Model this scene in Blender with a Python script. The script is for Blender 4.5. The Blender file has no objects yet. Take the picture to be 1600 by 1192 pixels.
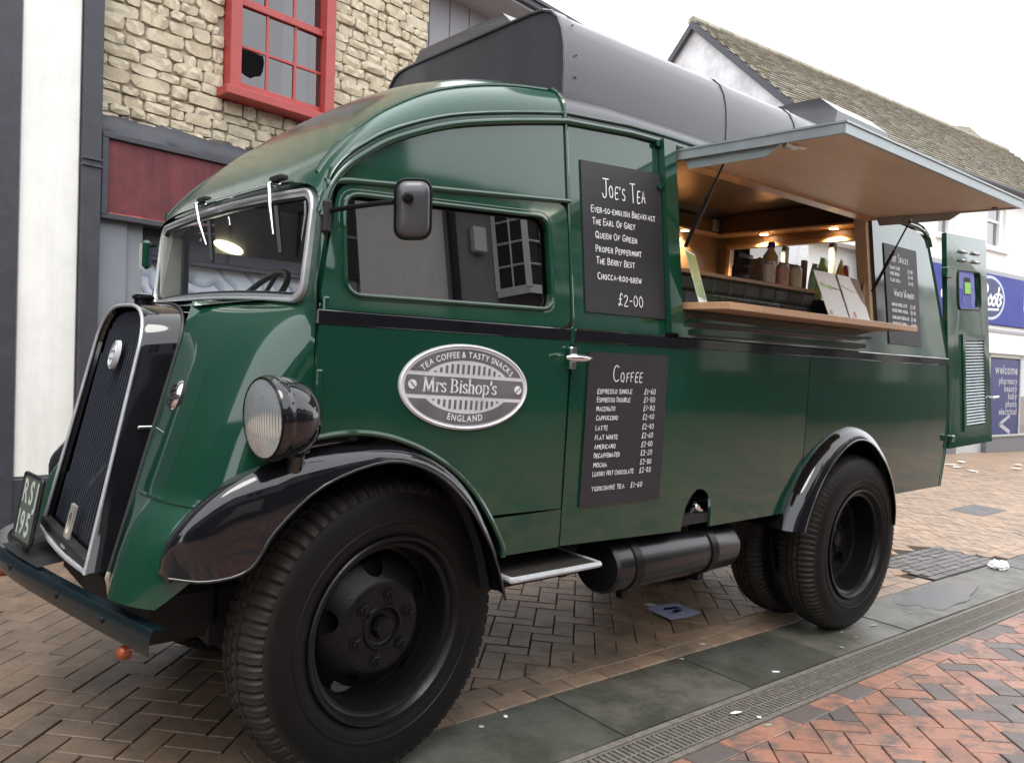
import bpy, bmesh, math, random
from math import sin, cos, pi, radians, sqrt, atan2
from mathutils import Vector, Matrix
from mathutils.geometry import tessellate_polygon

random.seed(11)
SC = bpy.context.scene
COL = SC.collection

# ------------------------------------------------------------------ camera, sky, sun, exposure
TH, PITCH, ROLL = .8722, -.0106, .0276
CAMPOS = Vector((-1.2976, -2.0092, 1.2749))
_F = Vector((cos(TH), sin(TH), 0)); _R = Vector((sin(TH), -cos(TH), 0)); _U = Vector((0, 0, 1))
_F2 = _F * cos(PITCH) + _U * sin(PITCH); _U2 = _U * cos(PITCH) - _F * sin(PITCH)
CR = _R * cos(ROLL) + _U2 * sin(ROLL); CU = -_R * sin(ROLL) + _U2 * cos(ROLL)
cam = bpy.data.objects.new('camera', bpy.data.cameras.new('camera'))
COL.objects.link(cam)
M = Matrix.Identity(4)
for i in range(3):
    M[i][0] = CR[i]; M[i][1] = CU[i]; M[i][2] = -_F2[i]; M[i][3] = CAMPOS[i]
cam.matrix_world = M
cam.data.sensor_width = 36
cam.data.lens = 1249.7 / 1600 * 36
cam.data.clip_start = .02
cam.data.clip_end = 2000
SC.camera = cam

def project(p):
    d = Vector(p) - CAMPOS
    z = d.dot(_F2)
    if z < .05: return None
    return 800 + 1249.7 * d.dot(CR) / z, 596 - 1249.7 * d.dot(CU) / z, z

world = bpy.data.worlds.new('World'); SC.world = world; world.use_nodes = True
wn = world.node_tree.nodes; wl = world.node_tree.links
bg = wn['Background']
sky = wn.new('ShaderNodeTexSky'); sky.sky_type = 'NISHITA'; sky.sun_disc = False
SUN_EL, SUN_AZ = radians(62), radians(215)
sky.sun_elevation = SUN_EL; sky.sun_rotation = SUN_AZ
sky.dust_density = 4; sky.air_density = 1.5
mixs = wn.new('ShaderNodeMix'); mixs.data_type = 'RGBA'
mixs.inputs[0].default_value = .93                        # a closed cloud deck over the clear sky
mixs.inputs[7].default_value = (11.0, 11.2, 11.6, 1)
wl.new(sky.outputs[0], mixs.inputs[6]); wl.new(mixs.outputs[2], bg.inputs[0])
bg.inputs[1].default_value = .10
sun = bpy.data.objects.new('sun', bpy.data.lights.new('sun', 'SUN'))
COL.objects.link(sun)
sun.data.energy = .7; sun.data.angle = radians(25); sun.data.color = (1, .97, .92)
sd = Vector((sin(SUN_AZ) * cos(SUN_EL), cos(SUN_AZ) * cos(SUN_EL), sin(SUN_EL)))
sun.rotation_euler = sd.to_track_quat('Z', 'Y').to_euler()
SC.view_settings.view_transform = 'Standard'; SC.view_settings.look = 'None'
SC.view_settings.gamma = 1; SC.view_settings.use_curve_mapping = False
SC.view_settings.exposure = 1.28
SC.render.engine = 'CYCLES'
SC.cycles.max_bounces = 8; SC.cycles.transparent_max_bounces = 12

# ------------------------------------------------------------------ materials
def mat(name):
    m = bpy.data.materials.new(name); m.use_nodes = True
    return m, m.node_tree.nodes, m.node_tree.links, m.node_tree.nodes['Principled BSDF']

def N(nodes, t, **kw):
    n = nodes.new('ShaderNode' + t)
    for k, v in kw.items(): setattr(n, k, v)
    return n

def noise(nodes, links, scale, detail=4, rough=.6, vec=None, coord='Object'):
    t = N(nodes, 'TexNoise'); t.inputs['Scale'].default_value = scale
    t.inputs['Detail'].default_value = detail; t.inputs['Roughness'].default_value = rough
    if vec is None:
        tc = N(nodes, 'TexCoord'); vec = tc.outputs[coord]
    links.new(vec, t.inputs['Vector'])
    return t

def ramp(nodes, links, src, stops):
    r = N(nodes, 'ValToRGB')
    els = r.color_ramp.elements
    while len(els) < len(stops): els.new(.5)
    for e, (p, c) in zip(els, stops):
        e.position = p; e.color = (*c, 1) if len(c) == 3 else c
    links.new(src, r.inputs[0])
    return r

def bump(nodes, links, src, bsdf, strength=.3, dist=.01, prev=None):
    b = N(nodes, 'Bump'); b.inputs['Strength'].default_value = strength; b.inputs['Distance'].default_value = dist
    links.new(src, b.inputs['Height'])
    if prev: links.new(prev.outputs[0], b.inputs['Normal'])
    links.new(b.outputs[0], bsdf.inputs['Normal'])
    return b

def simple(name, col, rough=.5, metal=0, var=.12, scale=18, bumps=.12, bscale=60, coat=0, spec=.5):
    """plain surface with uneven tone, uneven gloss and fine relief"""
    m, n, l, b = mat(name)
    t = noise(n, l, scale, 5)
    lo = tuple(c * (1 - var) for c in col); hi = tuple(min(1, c * (1 + var)) for c in col)
    r = ramp(n, l, t.outputs[0], [(.3, lo), (.7, hi)])
    l.new(r.outputs[0], b.inputs['Base Color'])
    rr = N(n, 'MapRange'); rr.inputs['To Min'].default_value = max(.02, rough * .8); rr.inputs['To Max'].default_value = min(1, rough * 1.25)
    l.new(t.outputs[0], rr.inputs['Value']); l.new(rr.outputs[0], b.inputs['Roughness'])
    b.inputs['Metallic'].default_value = metal
    b.inputs['Specular IOR Level'].default_value = spec
    b.inputs['Coat Weight'].default_value = coat; b.inputs['Coat Roughness'].default_value = .04
    if bumps:
        t2 = noise(n, l, bscale, 4); bump(n, l, t2.outputs[0], b, bumps, .004)
    return m

def paint(name, col, rough=.12, wav=.25, coat=1.0, grime=.25, cr=.05, cior=1.5):
    """hand-finished coach paint: panel ripple, faint dust film, water marks"""
    m, n, l, b = mat(name)
    t = noise(n, l, 2.2, 3); d = noise(n, l, 14, 8, .7)
    r = ramp(n, l, t.outputs[0], [(.3, tuple(c * .9 for c in col)), (.7, tuple(c * 1.1 for c in col))])
    dust = ramp(n, l, d.outputs[0], [(.48, (0, 0, 0)), (.85, (grime,) * 3)])
    mx = N(n, 'Mix', data_type='RGBA'); l.new(dust.outputs[0], mx.inputs[0]); l.new(r.outputs[0], mx.inputs[6])
    mx.inputs[7].default_value = (*(c * .75 + .016 for c in col), 1)
    l.new(mx.outputs[2], b.inputs['Base Color'])
    rr = N(n, 'MapRange'); rr.inputs['To Min'].default_value = rough * .6; rr.inputs['To Max'].default_value = rough * 1.6
    l.new(d.outputs[0], rr.inputs['Value']); l.new(rr.outputs[0], b.inputs['Roughness'])
    b.inputs['Specular IOR Level'].default_value = .22; b.inputs['Coat Weight'].default_value = coat; b.inputs['Coat Roughness'].default_value = cr; b.inputs['Coat IOR'].default_value = cior
    w = noise(n, l, 3.2, 1, .4); bb = bump(n, l, w.outputs[0], b, wav, .006)
    l.new(bb.outputs[0], b.inputs['Coat Normal'])
    return m

MT = {}
MT['green'] = paint('green_paint', (.0056, .0440, .0245), .10, .25, 1.0, .16, .06)
MT['roofgreen'] = paint('green_roof_paint', (.0070, .0560, .0320), .22, .35, .75, .12, .13, 1.5)
MT['black'] = paint('black_paint', (.006, .006, .008), .08, .2)
MT['satin'] = simple('black_roof_paint', (.042, .042, .048), .36, var=.15, scale=6, bumps=.08, coat=.25, spec=.7)
MT['wheelblack'] = simple('wheel_paint', (.006, .006, .007), .30, bumps=.25, bscale=90, spec=.22)
MT['dark'] = simple('underbody', (.012, .011, .011), .7)
MT['darkint'] = simple('dark_trim', (.018, .017, .017), .6)
MT['chrome'] = simple('chrome', (.80, .81, .82), .09, 1, var=.03, bumps=.04)
MT['alu'] = simple('aluminium', (.60, .62, .64), .34, .55, var=.08, scale=30, bumps=.1, bscale=140)
MT['alutrim'] = simple('anodised_edge', (.42, .47, .48), .38, .7, var=.08)
MT['headliner'] = simple('headliner', (.30, .30, .28), .8)
MT['beige'] = simple('cab_trim', (.36, .37, .33), .7)
MT['chalk'] = simple('chalk', (.78, .78, .78), .9, var=.25, scale=220)
MT['ink'] = simple('dark_print', (.02, .02, .025), .7)
MT['white'] = simple('white_paint', (.78, .78, .76), .6, var=.05, scale=4)
MT['signwhite'] = simple('sign_white', (.85, .85, .86), .5, var=.03)
MT['paper'] = simple('paper', (.90, .92, .90), .45, var=.04)
MT['amber'] = simple('amber_lens', (.26, .055, .018), .25, var=.2)
MT['red'] = simple('red_gloss', (.35, .046, .042), .38, var=.12, scale=9, bumps=.25, bscale=30)
MT['plate'] = simple('number_plate', (.10, .115, .10), .35, var=.1)
MT['platetext'] = simple('plate_digits', (.42, .47, .42), .5)
MT['glove'] = simple('rubber_seal', (.010, .010, .010), .5)
MT['can_a'] = simple('can_cream', (.75, .66, .46), .35)
MT['can_b'] = simple('can_pink', (.72, .40, .33), .35)
MT['bluecap'] = simple('blue_cap', (.02, .025, .25), .35)
MT['juice'] = simple('apple_juice', (.66, .45, .20), .15, var=.1)
MT['crisp_g'] = simple('green_foil', (.24, .40, .10), .3, .3, var=.35, scale=40)
MT['crisp_y'] = simple('yellow_foil', (.70, .45, .08), .35, .1, var=.25, scale=40)
MT['crisp_r'] = simple('red_foil', (.65, .13, .09), .35, .1, var=.3, scale=40)
MT['crisp_b'] = simple('blue_foil', (.40, .58, .66), .35, .1, var=.3, scale=40)
MT['brownbag'] = simple('brown_paper', (.26, .17, .11), .7, var=.2, scale=30)
MT['screen'] = simple('till_plastic', (.018, .019, .022), .25)
MT['bluepaint'] = simple('sign_blue', (.010, .022, .23), .45, var=.06, scale=3, spec=.2)
MT['bluedark'] = simple('poster_blue', (.012, .016, .105), .4, var=.06, spec=.25)
MT['greypaint'] = simple('grey_paint', (.20, .215, .235), .55, var=.08, scale=5)
MT['greydark'] = simple('charcoal_paint', (.040, .042, .052), .55, var=.18, scale=12, bumps=.4, bscale=25)
MT['greyboard'] = simple('grey_board', (.33, .33, .36), .6, var=.05)
MT['stallriser'] = simple('stall_riser', (.13, .13, .135), .6)
MT['limegreen'] = simple('lime_sticker', (.20, .50, .03), .4, var=.04)
MT['yellow'] = simple('yellow_poster', (.75, .45, .03), .5)
MT['drain'] = simple('cast_iron', (.15, .135, .115), .75, var=.3, scale=40)
MT['flyer'] = simple('flyer_paper', (.42, .44, .62), .55, var=.15, scale=25)

def m_chalkboard():
    m, n, l, b = mat('chalkboard_vinyl')
    t = noise(n, l, 6, 6, .7)
    r = ramp(n, l, t.outputs[0], [(.3, (.014, .0135, .0155)), (.75, (.022, .021, .0245))])
    l.new(r.outputs[0], b.inputs['Base Color']); b.inputs['Roughness'].default_value = .55
    return m
MT['board'] = m_chalkboard()

def m_rubber():
    m, n, l, b = mat('tyre_rubber')
    t = noise(n, l, 9, 8, .7); t2 = noise(n, l, 120, 3)
    r = ramp(n, l, t.outputs[0], [(.35, (.0035, .0035, .004)), (.62, (.006, .0059, .0057)), (.82, (.016, .0145, .013))])
    tc = N(n, 'TexCoord'); sx = N(n, 'SeparateXYZ'); l.new(tc.outputs['Object'], sx.inputs[0])      # road dust sits on the shoulder blocks
    cx = N(n, 'CombineXYZ'); l.new(sx.outputs[0], cx.inputs[0]); l.new(sx.outputs[2], cx.inputs[2])
    ln = N(n, 'VectorMath', operation='LENGTH'); l.new(cx.outputs[0], ln.inputs[0])
    dm = ramp(n, l, ln.outputs['Value'], [(.405, (0, 0, 0)), (.445, (1, 1, 1))])
    dn = noise(n, l, 22, 6, .75); dd = N(n, 'Math', operation='MULTIPLY'); l.new(dm.outputs[0], dd.inputs[0]); l.new(dn.outputs[0], dd.inputs[1])
    mx = N(n, 'Mix', data_type='RGBA'); l.new(dd.outputs[0], mx.inputs[0]); l.new(r.outputs[0], mx.inputs[6]); mx.inputs[7].default_value = (.048, .042, .036, 1)
    l.new(mx.outputs[2], b.inputs['Base Color'])
    rr = N(n, 'MapRange'); rr.inputs['To Min'].default_value = .38; rr.inputs['To Max'].default_value = .72
    l.new(t.outputs[0], rr.inputs['Value']); l.new(rr.outputs[0], b.inputs['Roughness'])
    b.inputs['Specular IOR Level'].default_value = .22
    bump(n, l, t2.outputs[0], b, .15, .002)
    return m
MT['rubber'] = m_rubber()

def m_wood(name, a, c, scale=1.0, axis=0, rough=.38, coat=.2):
    m, n, l, b = mat(name)
    tc = N(n, 'TexCoord'); mp = N(n, 'Mapping')
    s = [26 * scale] * 3; s[axis] = 1.6 * scale
    mp.inputs['Scale'].default_value = s
    l.new(tc.outputs['Object'], mp.inputs['Vector'])
    t = noise(n, l, 1.0, 6, .65, mp.outputs[0])
    t.inputs['Distortion'].default_value = .6
    big = noise(n, l, 2.0, 2)
    r = ramp(n, l, t.outputs[0], [(.30, a), (.55, tuple((x + y) / 2 for x, y in zip(a, c))), (.75, c)])
    mx = N(n, 'Mix', data_type='RGBA', blend_type='MULTIPLY'); mx.inputs[0].default_value = .5
    r2 = ramp(n, l, big.outputs[0], [(.3, (.72, .72, .72)), (.7, (1, 1, 1))])
    l.new(r.outputs[0], mx.inputs[6]); l.new(r2.outputs[0], mx.inputs[7])
    l.new(mx.outputs[2], b.inputs['Base Color'])
    b.inputs['Roughness'].default_value = rough; b.inputs['Coat Weight'].default_value = coat
    b.inputs['Coat Roughness'].default_value = .2
    bump(n, l, t.outputs[0], b, .12, .002)
    return m
MT['ply'] = m_wood('awning_ply', (.58, .45, .325), (.70, .56, .41), .8, 0, .5, .1)
MT['oak'] = m_wood('oak_counter', (.46, .27, .145), (.60, .38, .22), 1, 0)
MT['oakz'] = m_wood('oak_upright', (.62, .45, .28), (.76, .58, .38), 1, 2)  # paler than the counter oak: lamplight put into the colour
MT['darkwood'] = m_wood('dark_panelling', (.070, .044, .030), (.115, .073, .048), .8, 0, .4)
MT['midwood'] = m_wood('wall_panelling', (.24, .145, .080), (.34, .21, .12), .8, 1, .4)
MT['cratewood'] = m_wood('crate_wood', (.32, .17, .085), (.46, .26, .14), 1.5, 1, .6, 0)

def m_glass(name, tint=(1, 1, 1), refl=1.0, base=.0, pwr=3.2):
    """thin pane: clear transmission plus Fresnel reflection (both sides)"""
    m = bpy.data.materials.new(name); m.use_nodes = True
    n = m.node_tree.nodes; l = m.node_tree.links; n.clear()
    o = N(n, 'OutputMaterial'); tr = N(n, 'BsdfTransparent'); gl = N(n, 'BsdfGlossy'); mx = N(n, 'MixShader')
    tr.inputs[0].default_value = (*tint, 1); gl.inputs['Roughness'].default_value = .0; gl.inputs[0].default_value = (refl,) * 3 + (1,)
    lw = N(n, 'LayerWeight'); lw.inputs[0].default_value = .5
    pw = N(n, 'Math', operation='POWER'); pw.inputs[1].default_value = pwr
    l.new(lw.outputs['Facing'], pw.inputs[0])
    mr = N(n, 'MapRange'); mr.inputs['To Min'].default_value = .06 + base; mr.inputs['To Max'].default_value = .95
    l.new(pw.outputs[0], mr.inputs['Value'])
    l.new(mr.outputs[0], mx.inputs[0]); l.new(tr.outputs[0], mx.inputs[1]); l.new(gl.outputs[0], mx.inputs[2])
    l.new(mx.outputs[0], o.inputs[0])
    return m
MT['glass'] = m_glass('clear_glass', (.94, .955, .95), 1, -.03, 4.5)
MT['tint'] = m_glass('privacy_glass', (.035, .037, .04), 1, .07)
MT['pane'] = m_glass('house_glass', (.40, .40, .45), 1, .04)
MT['lens'] = simple('lamp_lens', (.62, .68, .70), .14, .75, var=.1, bumps=.05, coat=.6)
MT['bottleglass'] = m_glass('bottle_plastic', (.9, .8, .6), .9)

def m_emit(name, col, s):
    m, n, l, b = mat(name)
    b.inputs['Base Color'].default_value = (.9, .85, .7, 1)
    b.inputs['Emission Color'].default_value = (*col, 1); b.inputs['Emission Strength'].default_value = s
    return m
MT['warmlamp'] = m_emit('warm_lamp', (1, .78, .45), 9)
MT['cablamp'] = m_emit('cab_lamp', (1, .93, .60), 2.2)
MT['tube'] = m_emit('strip_light', (1, .93, .75), 5)

def rnd_value(n, l):
    oi = N(n, 'ObjectInfo'); ge = N(n, 'NewGeometry')
    a = N(n, 'Math', operation='ADD'); l.new(oi.outputs['Random'], a.inputs[0]); l.new(ge.outputs['Random Per Island'], a.inputs[1])
    f = N(n, 'Math', operation='FRACT'); l.new(a.outputs[0], f.inputs[0])
    return f

def m_pieces(name, stops, rough=(.55, .85), dirt=(.05, .045, .04), dirtamt=.45, grain=70, bstr=.35, dscale=5, damp=0, glo=.6, dr=(.42, .72), shade_spot=None):
    """one tone per loose piece (brick, tile, stone), plus grime and grain"""
    m, n, l, b = mat(name)
    f = rnd_value(n, l)
    r = ramp(n, l, f.outputs[0], stops)
    tc = N(n, 'TexCoord'); ge = N(n, 'NewGeometry')
    t = noise(n, l, grain, 6, .7, ge.outputs['Position']); g = noise(n, l, dscale, 7, .72, ge.outputs['Position'])
    d = ramp(n, l, g.outputs[0], [(dr[0], (0, 0, 0)), (dr[1], (dirtamt,) * 3)])
    mx = N(n, 'Mix', data_type='RGBA'); l.new(d.outputs[0], mx.inputs[0]); l.new(r.outputs[0], mx.inputs[6]); mx.inputs[7].default_value = (*dirt, 1)
    m2 = N(n, 'Mix', data_type='RGBA', blend_type='MULTIPLY'); m2.inputs[0].default_value = .55
    gr = ramp(n, l, t.outputs[0], [(.25, (glo,) * 3), (.75, (1.1, 1.1, 1.1))])
    l.new(mx.outputs[2], m2.inputs[6]); l.new(gr.outputs[0], m2.inputs[7])
    last = m2.outputs[2]
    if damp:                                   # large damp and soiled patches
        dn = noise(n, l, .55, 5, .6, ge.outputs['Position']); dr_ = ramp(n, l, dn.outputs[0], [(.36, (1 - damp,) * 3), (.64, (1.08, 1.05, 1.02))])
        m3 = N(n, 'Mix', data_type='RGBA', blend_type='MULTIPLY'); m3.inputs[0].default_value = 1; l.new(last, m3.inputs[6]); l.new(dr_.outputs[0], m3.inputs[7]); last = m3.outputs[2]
    if shade_spot:                                   # shade painted into the colour round one spot, ragged at the edge
        vd = N(n, 'VectorMath', operation='DISTANCE'); l.new(ge.outputs['Position'], vd.inputs[0]); vd.inputs[1].default_value = shade_spot[0]
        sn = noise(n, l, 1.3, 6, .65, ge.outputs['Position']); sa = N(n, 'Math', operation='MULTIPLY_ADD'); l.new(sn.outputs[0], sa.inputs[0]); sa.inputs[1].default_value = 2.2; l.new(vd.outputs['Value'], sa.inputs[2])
        sm = N(n, 'MapRange'); sm.inputs['From Min'].default_value = shade_spot[1] + 1.1; sm.inputs['From Max'].default_value = shade_spot[2] + 1.1; l.new(sa.outputs[0], sm.inputs['Value'])
        sr = ramp(n, l, sm.outputs[0], [(0, (shade_spot[3], shade_spot[3] * 1.02, shade_spot[3] * 1.06)), (1, (1, 1, 1))])
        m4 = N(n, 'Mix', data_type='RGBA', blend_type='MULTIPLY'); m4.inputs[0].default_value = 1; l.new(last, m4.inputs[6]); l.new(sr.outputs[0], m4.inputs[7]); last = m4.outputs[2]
    l.new(last, b.inputs['Base Color'])
    rr = N(n, 'MapRange'); rr.inputs['To Min'].default_value = rough[0]; rr.inputs['To Max'].default_value = rough[1]
    l.new(g.outputs[0], rr.inputs['Value']); l.new(rr.outputs[0], b.inputs['Roughness'])
    bump(n, l, t.outputs[0], b, bstr, .004)
    return m
MT['paver'] = m_pieces('tan_pavers', [(0, (.31, .215, .145)), (.35, (.39, .27, .18)), (.7, (.42, .285, .185)), (1, (.33, .24, .17))], (.25, .65), (.12, .10, .085), .7, damp=.16, dr=(.46, .66), shade_spot=((-1.0, 1.7, 0), 1.1, 2.4, .52))
MT['redbrick'] = m_pieces('red_pavers', [(0, (.34, .165, .115)), (.35, (.40, .205, .145)), (.72, (.36, .20, .15)), (.77, (.125, .108, .104)), (1, (.17, .145, .138))], (.28, .7), (.135, .112, .104), .85, 60, .35, 8, .18, .6, (.47, .60))
MT['slab'] = m_pieces('york_slabs', [(0, (.108, .112, .095)), (.5, (.142, .144, .120)), (1, (.172, .166, .137))], (.16, .55), (.055, .058, .044), .8, 40, .3, 3.2, .35, .55, (.44, .60))
MT['sett'] = m_pieces('grey_setts', [(0, (.10, .095, .095)), (1, (.17, .155, .15))], (.35, .7))
MT['stone'] = m_pieces('limestone', [(0, (.46, .385, .265)), (.4, (.57, .49, .35)), (.75, (.62, .555, .43)), (1, (.50, .44, .33))], (.8, .95), (.30, .245, .175), .5, 45, .8)
MT['rooftile'] = m_pieces('mossy_tiles', [(0, (.20, .18, .15)), (.5, (.26, .235, .195)), (1, (.32, .285, .235))], (.8, .95), (.21, .21, .12), .55, 9, .3, 2.2, 0, .8)
MT['metrotile'] = m_pieces('glazed_tiles', [(0, (.085, .098, .068)), (.5, (.12, .128, .098)), (1, (.16, .155, .18))], (.08, .18), (.02, .02, .02), .1, 20, .03)
MT['mortar'] = simple('lime_mortar', (.36, .315, .245), .95, var=.2, scale=20, bumps=.5)
MT['joint'] = simple('joint_sand', (.034, .029, .024), .95, var=.25, scale=40, bumps=.4)
MT['oldslate'] = simple('slate_roof', (.07, .07, .08), .7, var=.2)

def m_render(name, col, stain=.25, scale=3, streak=.0):
    m, n, l, b = mat(name)
    t = noise(n, l, scale, 8, .7); t2 = noise(n, l, 60, 4)
    r = ramp(n, l, t.outputs[0], [(.35, tuple(c * (1 - stain) for c in col)), (.6, col)])
    last = r.outputs[0]
    if streak:                                 # rain runs and rubbed patches
        tc = N(n, 'TexCoord'); mp = N(n, 'Mapping'); mp.inputs['Scale'].default_value = (16, 16, .9); l.new(tc.outputs['Object'], mp.inputs['Vector'])
        st_ = noise(n, l, 1, 6, .65, mp.outputs[0]); sr = ramp(n, l, st_.outputs[0], [(.40, (1, 1, 1)), (.72, (1 - streak,) * 3)])
        m3 = N(n, 'Mix', data_type='RGBA', blend_type='MULTIPLY'); m3.inputs[0].default_value = 1; l.new(last, m3.inputs[6]); l.new(sr.outputs[0], m3.inputs[7]); last = m3.outputs[2]
    l.new(last, b.inputs['Base Color']); b.inputs['Roughness'].default_value = .75
    bump(n, l, t2.outputs[0], b, .25, .006)
    return m
MT['render'] = m_render('white_render', (.80, .80, .78), .04)
MT['roughcast'] = m_render('roughcast', (.64, .64, .66), .32, 2.2)
MT['pier'] = m_render('pier_render', (.83, .82, .78), .08, 5, .09)
MT['maroon'] = m_render('maroon_board', (.15, .030, .037), .30, 6, .35)
MT['rendergrey'] = m_render('grey_render', (.30, .31, .33), .1)

def m_whitewash():
    """shop glass smeared from inside with window whitening in loops"""
    m, n, l, b = mat('whitewashed_glass')
    tc = N(n, 'TexCoord'); ds = noise(n, l, 2.3, 3, .5, tc.outputs['Object'])
    mm = N(n, 'Mix', data_type='RGBA'); mm.inputs[0].default_value = .32
    l.new(tc.outputs['Object'], mm.inputs[6]); l.new(ds.outputs['Color'], mm.inputs[7])
    w = N(n, 'TexWave', wave_type='RINGS', rings_direction='SPHERICAL', wave_profile='SAW')
    w.inputs['Scale'].default_value = 4.5; w.inputs['Distortion'].default_value = 7; w.inputs['Detail'].default_value = 3; w.inputs['Detail Scale'].default_value = .8
    l.new(mm.outputs[2], w.inputs['Vector'])
    v = noise(n, l, 3.5, 5, .6, tc.outputs['Object'])
    ad = N(n, 'Math', operation='ADD'); l.new(w.outputs['Fac'], ad.inputs[0]); l.new(v.outputs[0], ad.inputs[1])
    r = ramp(n, l, ad.outputs[0], [(.40, (.06, .07, .10)), (.52, (.26, .30, .37)), (.8, (.42, .47, .55)), (1, (.56, .60, .67))])
    r.color_ramp.interpolation = 'EASE'
    l.new(r.outputs[0], b.inputs['Base Color']); b.inputs['Roughness'].default_value = .25
    b.inputs['Coat Weight'].default_value = .8; b.inputs['Coat Roughness'].default_value = .01
    return m
MT['whitewash'] = m_whitewash()

def m_ground(c1=(.33, .225, .15, 1), c2=(.40, .27, .18, 1), nm='ground_paving'):
    """base sheet: block paving seen as pattern beyond the built bricks"""
    m, n, l, b = mat(nm)
    ge = N(n, 'NewGeometry'); mp = N(n, 'Mapping'); mp.inputs['Rotation'].default_value = (0, 0, radians(45))
    l.new(ge.outputs['Position'], mp.inputs['Vector'])
    br = N(n, 'TexBrick'); br.inputs['Scale'].default_value = 5; br.inputs['Brick Width'].default_value = 1; br.inputs['Row Height'].default_value = .5
    br.inputs['Mortar Size'].default_value = .03
    br.inputs['Color1'].default_value = c1; br.inputs['Color2'].default_value = c2; br.inputs['Mortar'].default_value = (.09, .075, .06, 1)
    l.new(mp.outputs[0], br.inputs['Vector'])
    g = noise(n, l, 1.2, 8, .7, ge.outputs['Position'])
    mx = N(n, 'Mix', data_type='RGBA', blend_type='MULTIPLY'); mx.inputs[0].default_value = .6
    r = ramp(n, l, g.outputs[0], [(.3, (.55, .55, .55)), (.7, (1, 1, 1))])
    l.new(br.outputs[0], mx.inputs[6]); l.new(r.outputs[0], mx.inputs[7]); l.new(mx.outputs[2], b.inputs['Base Color'])
    b.inputs['Roughness'].default_value = .6
    return m
MT['ground'] = m_ground(); MT['redground'] = m_ground((.36, .18, .125, 1), (.15, .125, .118, 1), 'road_paving')

def m_brushed():
    m, n, l, b = mat('brushed_badge')
    t = noise(n, l, 3, 3); tc = N(n, 'TexCoord'); mp = N(n, 'Mapping'); mp.inputs['Scale'].default_value = (4, 4, 400)
    l.new(tc.outputs['Object'], mp.inputs['Vector']); f = noise(n, l, 2, 3, .6, mp.outputs[0])
    r = ramp(n, l, t.outputs[0], [(.3, (.46, .46, .48)), (.7, (.68, .68, .71))]); l.new(r.outputs[0], b.inputs['Base Color'])
    b.inputs['Metallic'].default_value = .12; b.inputs['Roughness'].default_value = .32
    bump(n, l, f.outputs[0], b, .08, .001)
    return m
MT['badge'] = m_brushed()
MT['badgedark'] = simple('badge_grey', (.125, .12, .13), .38, .1, var=.25, scale=7, bumps=.03)
MT['badgelight'] = simple('badge_light', (.74, .74, .77), .3, .1, var=.06, bumps=.03)

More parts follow.
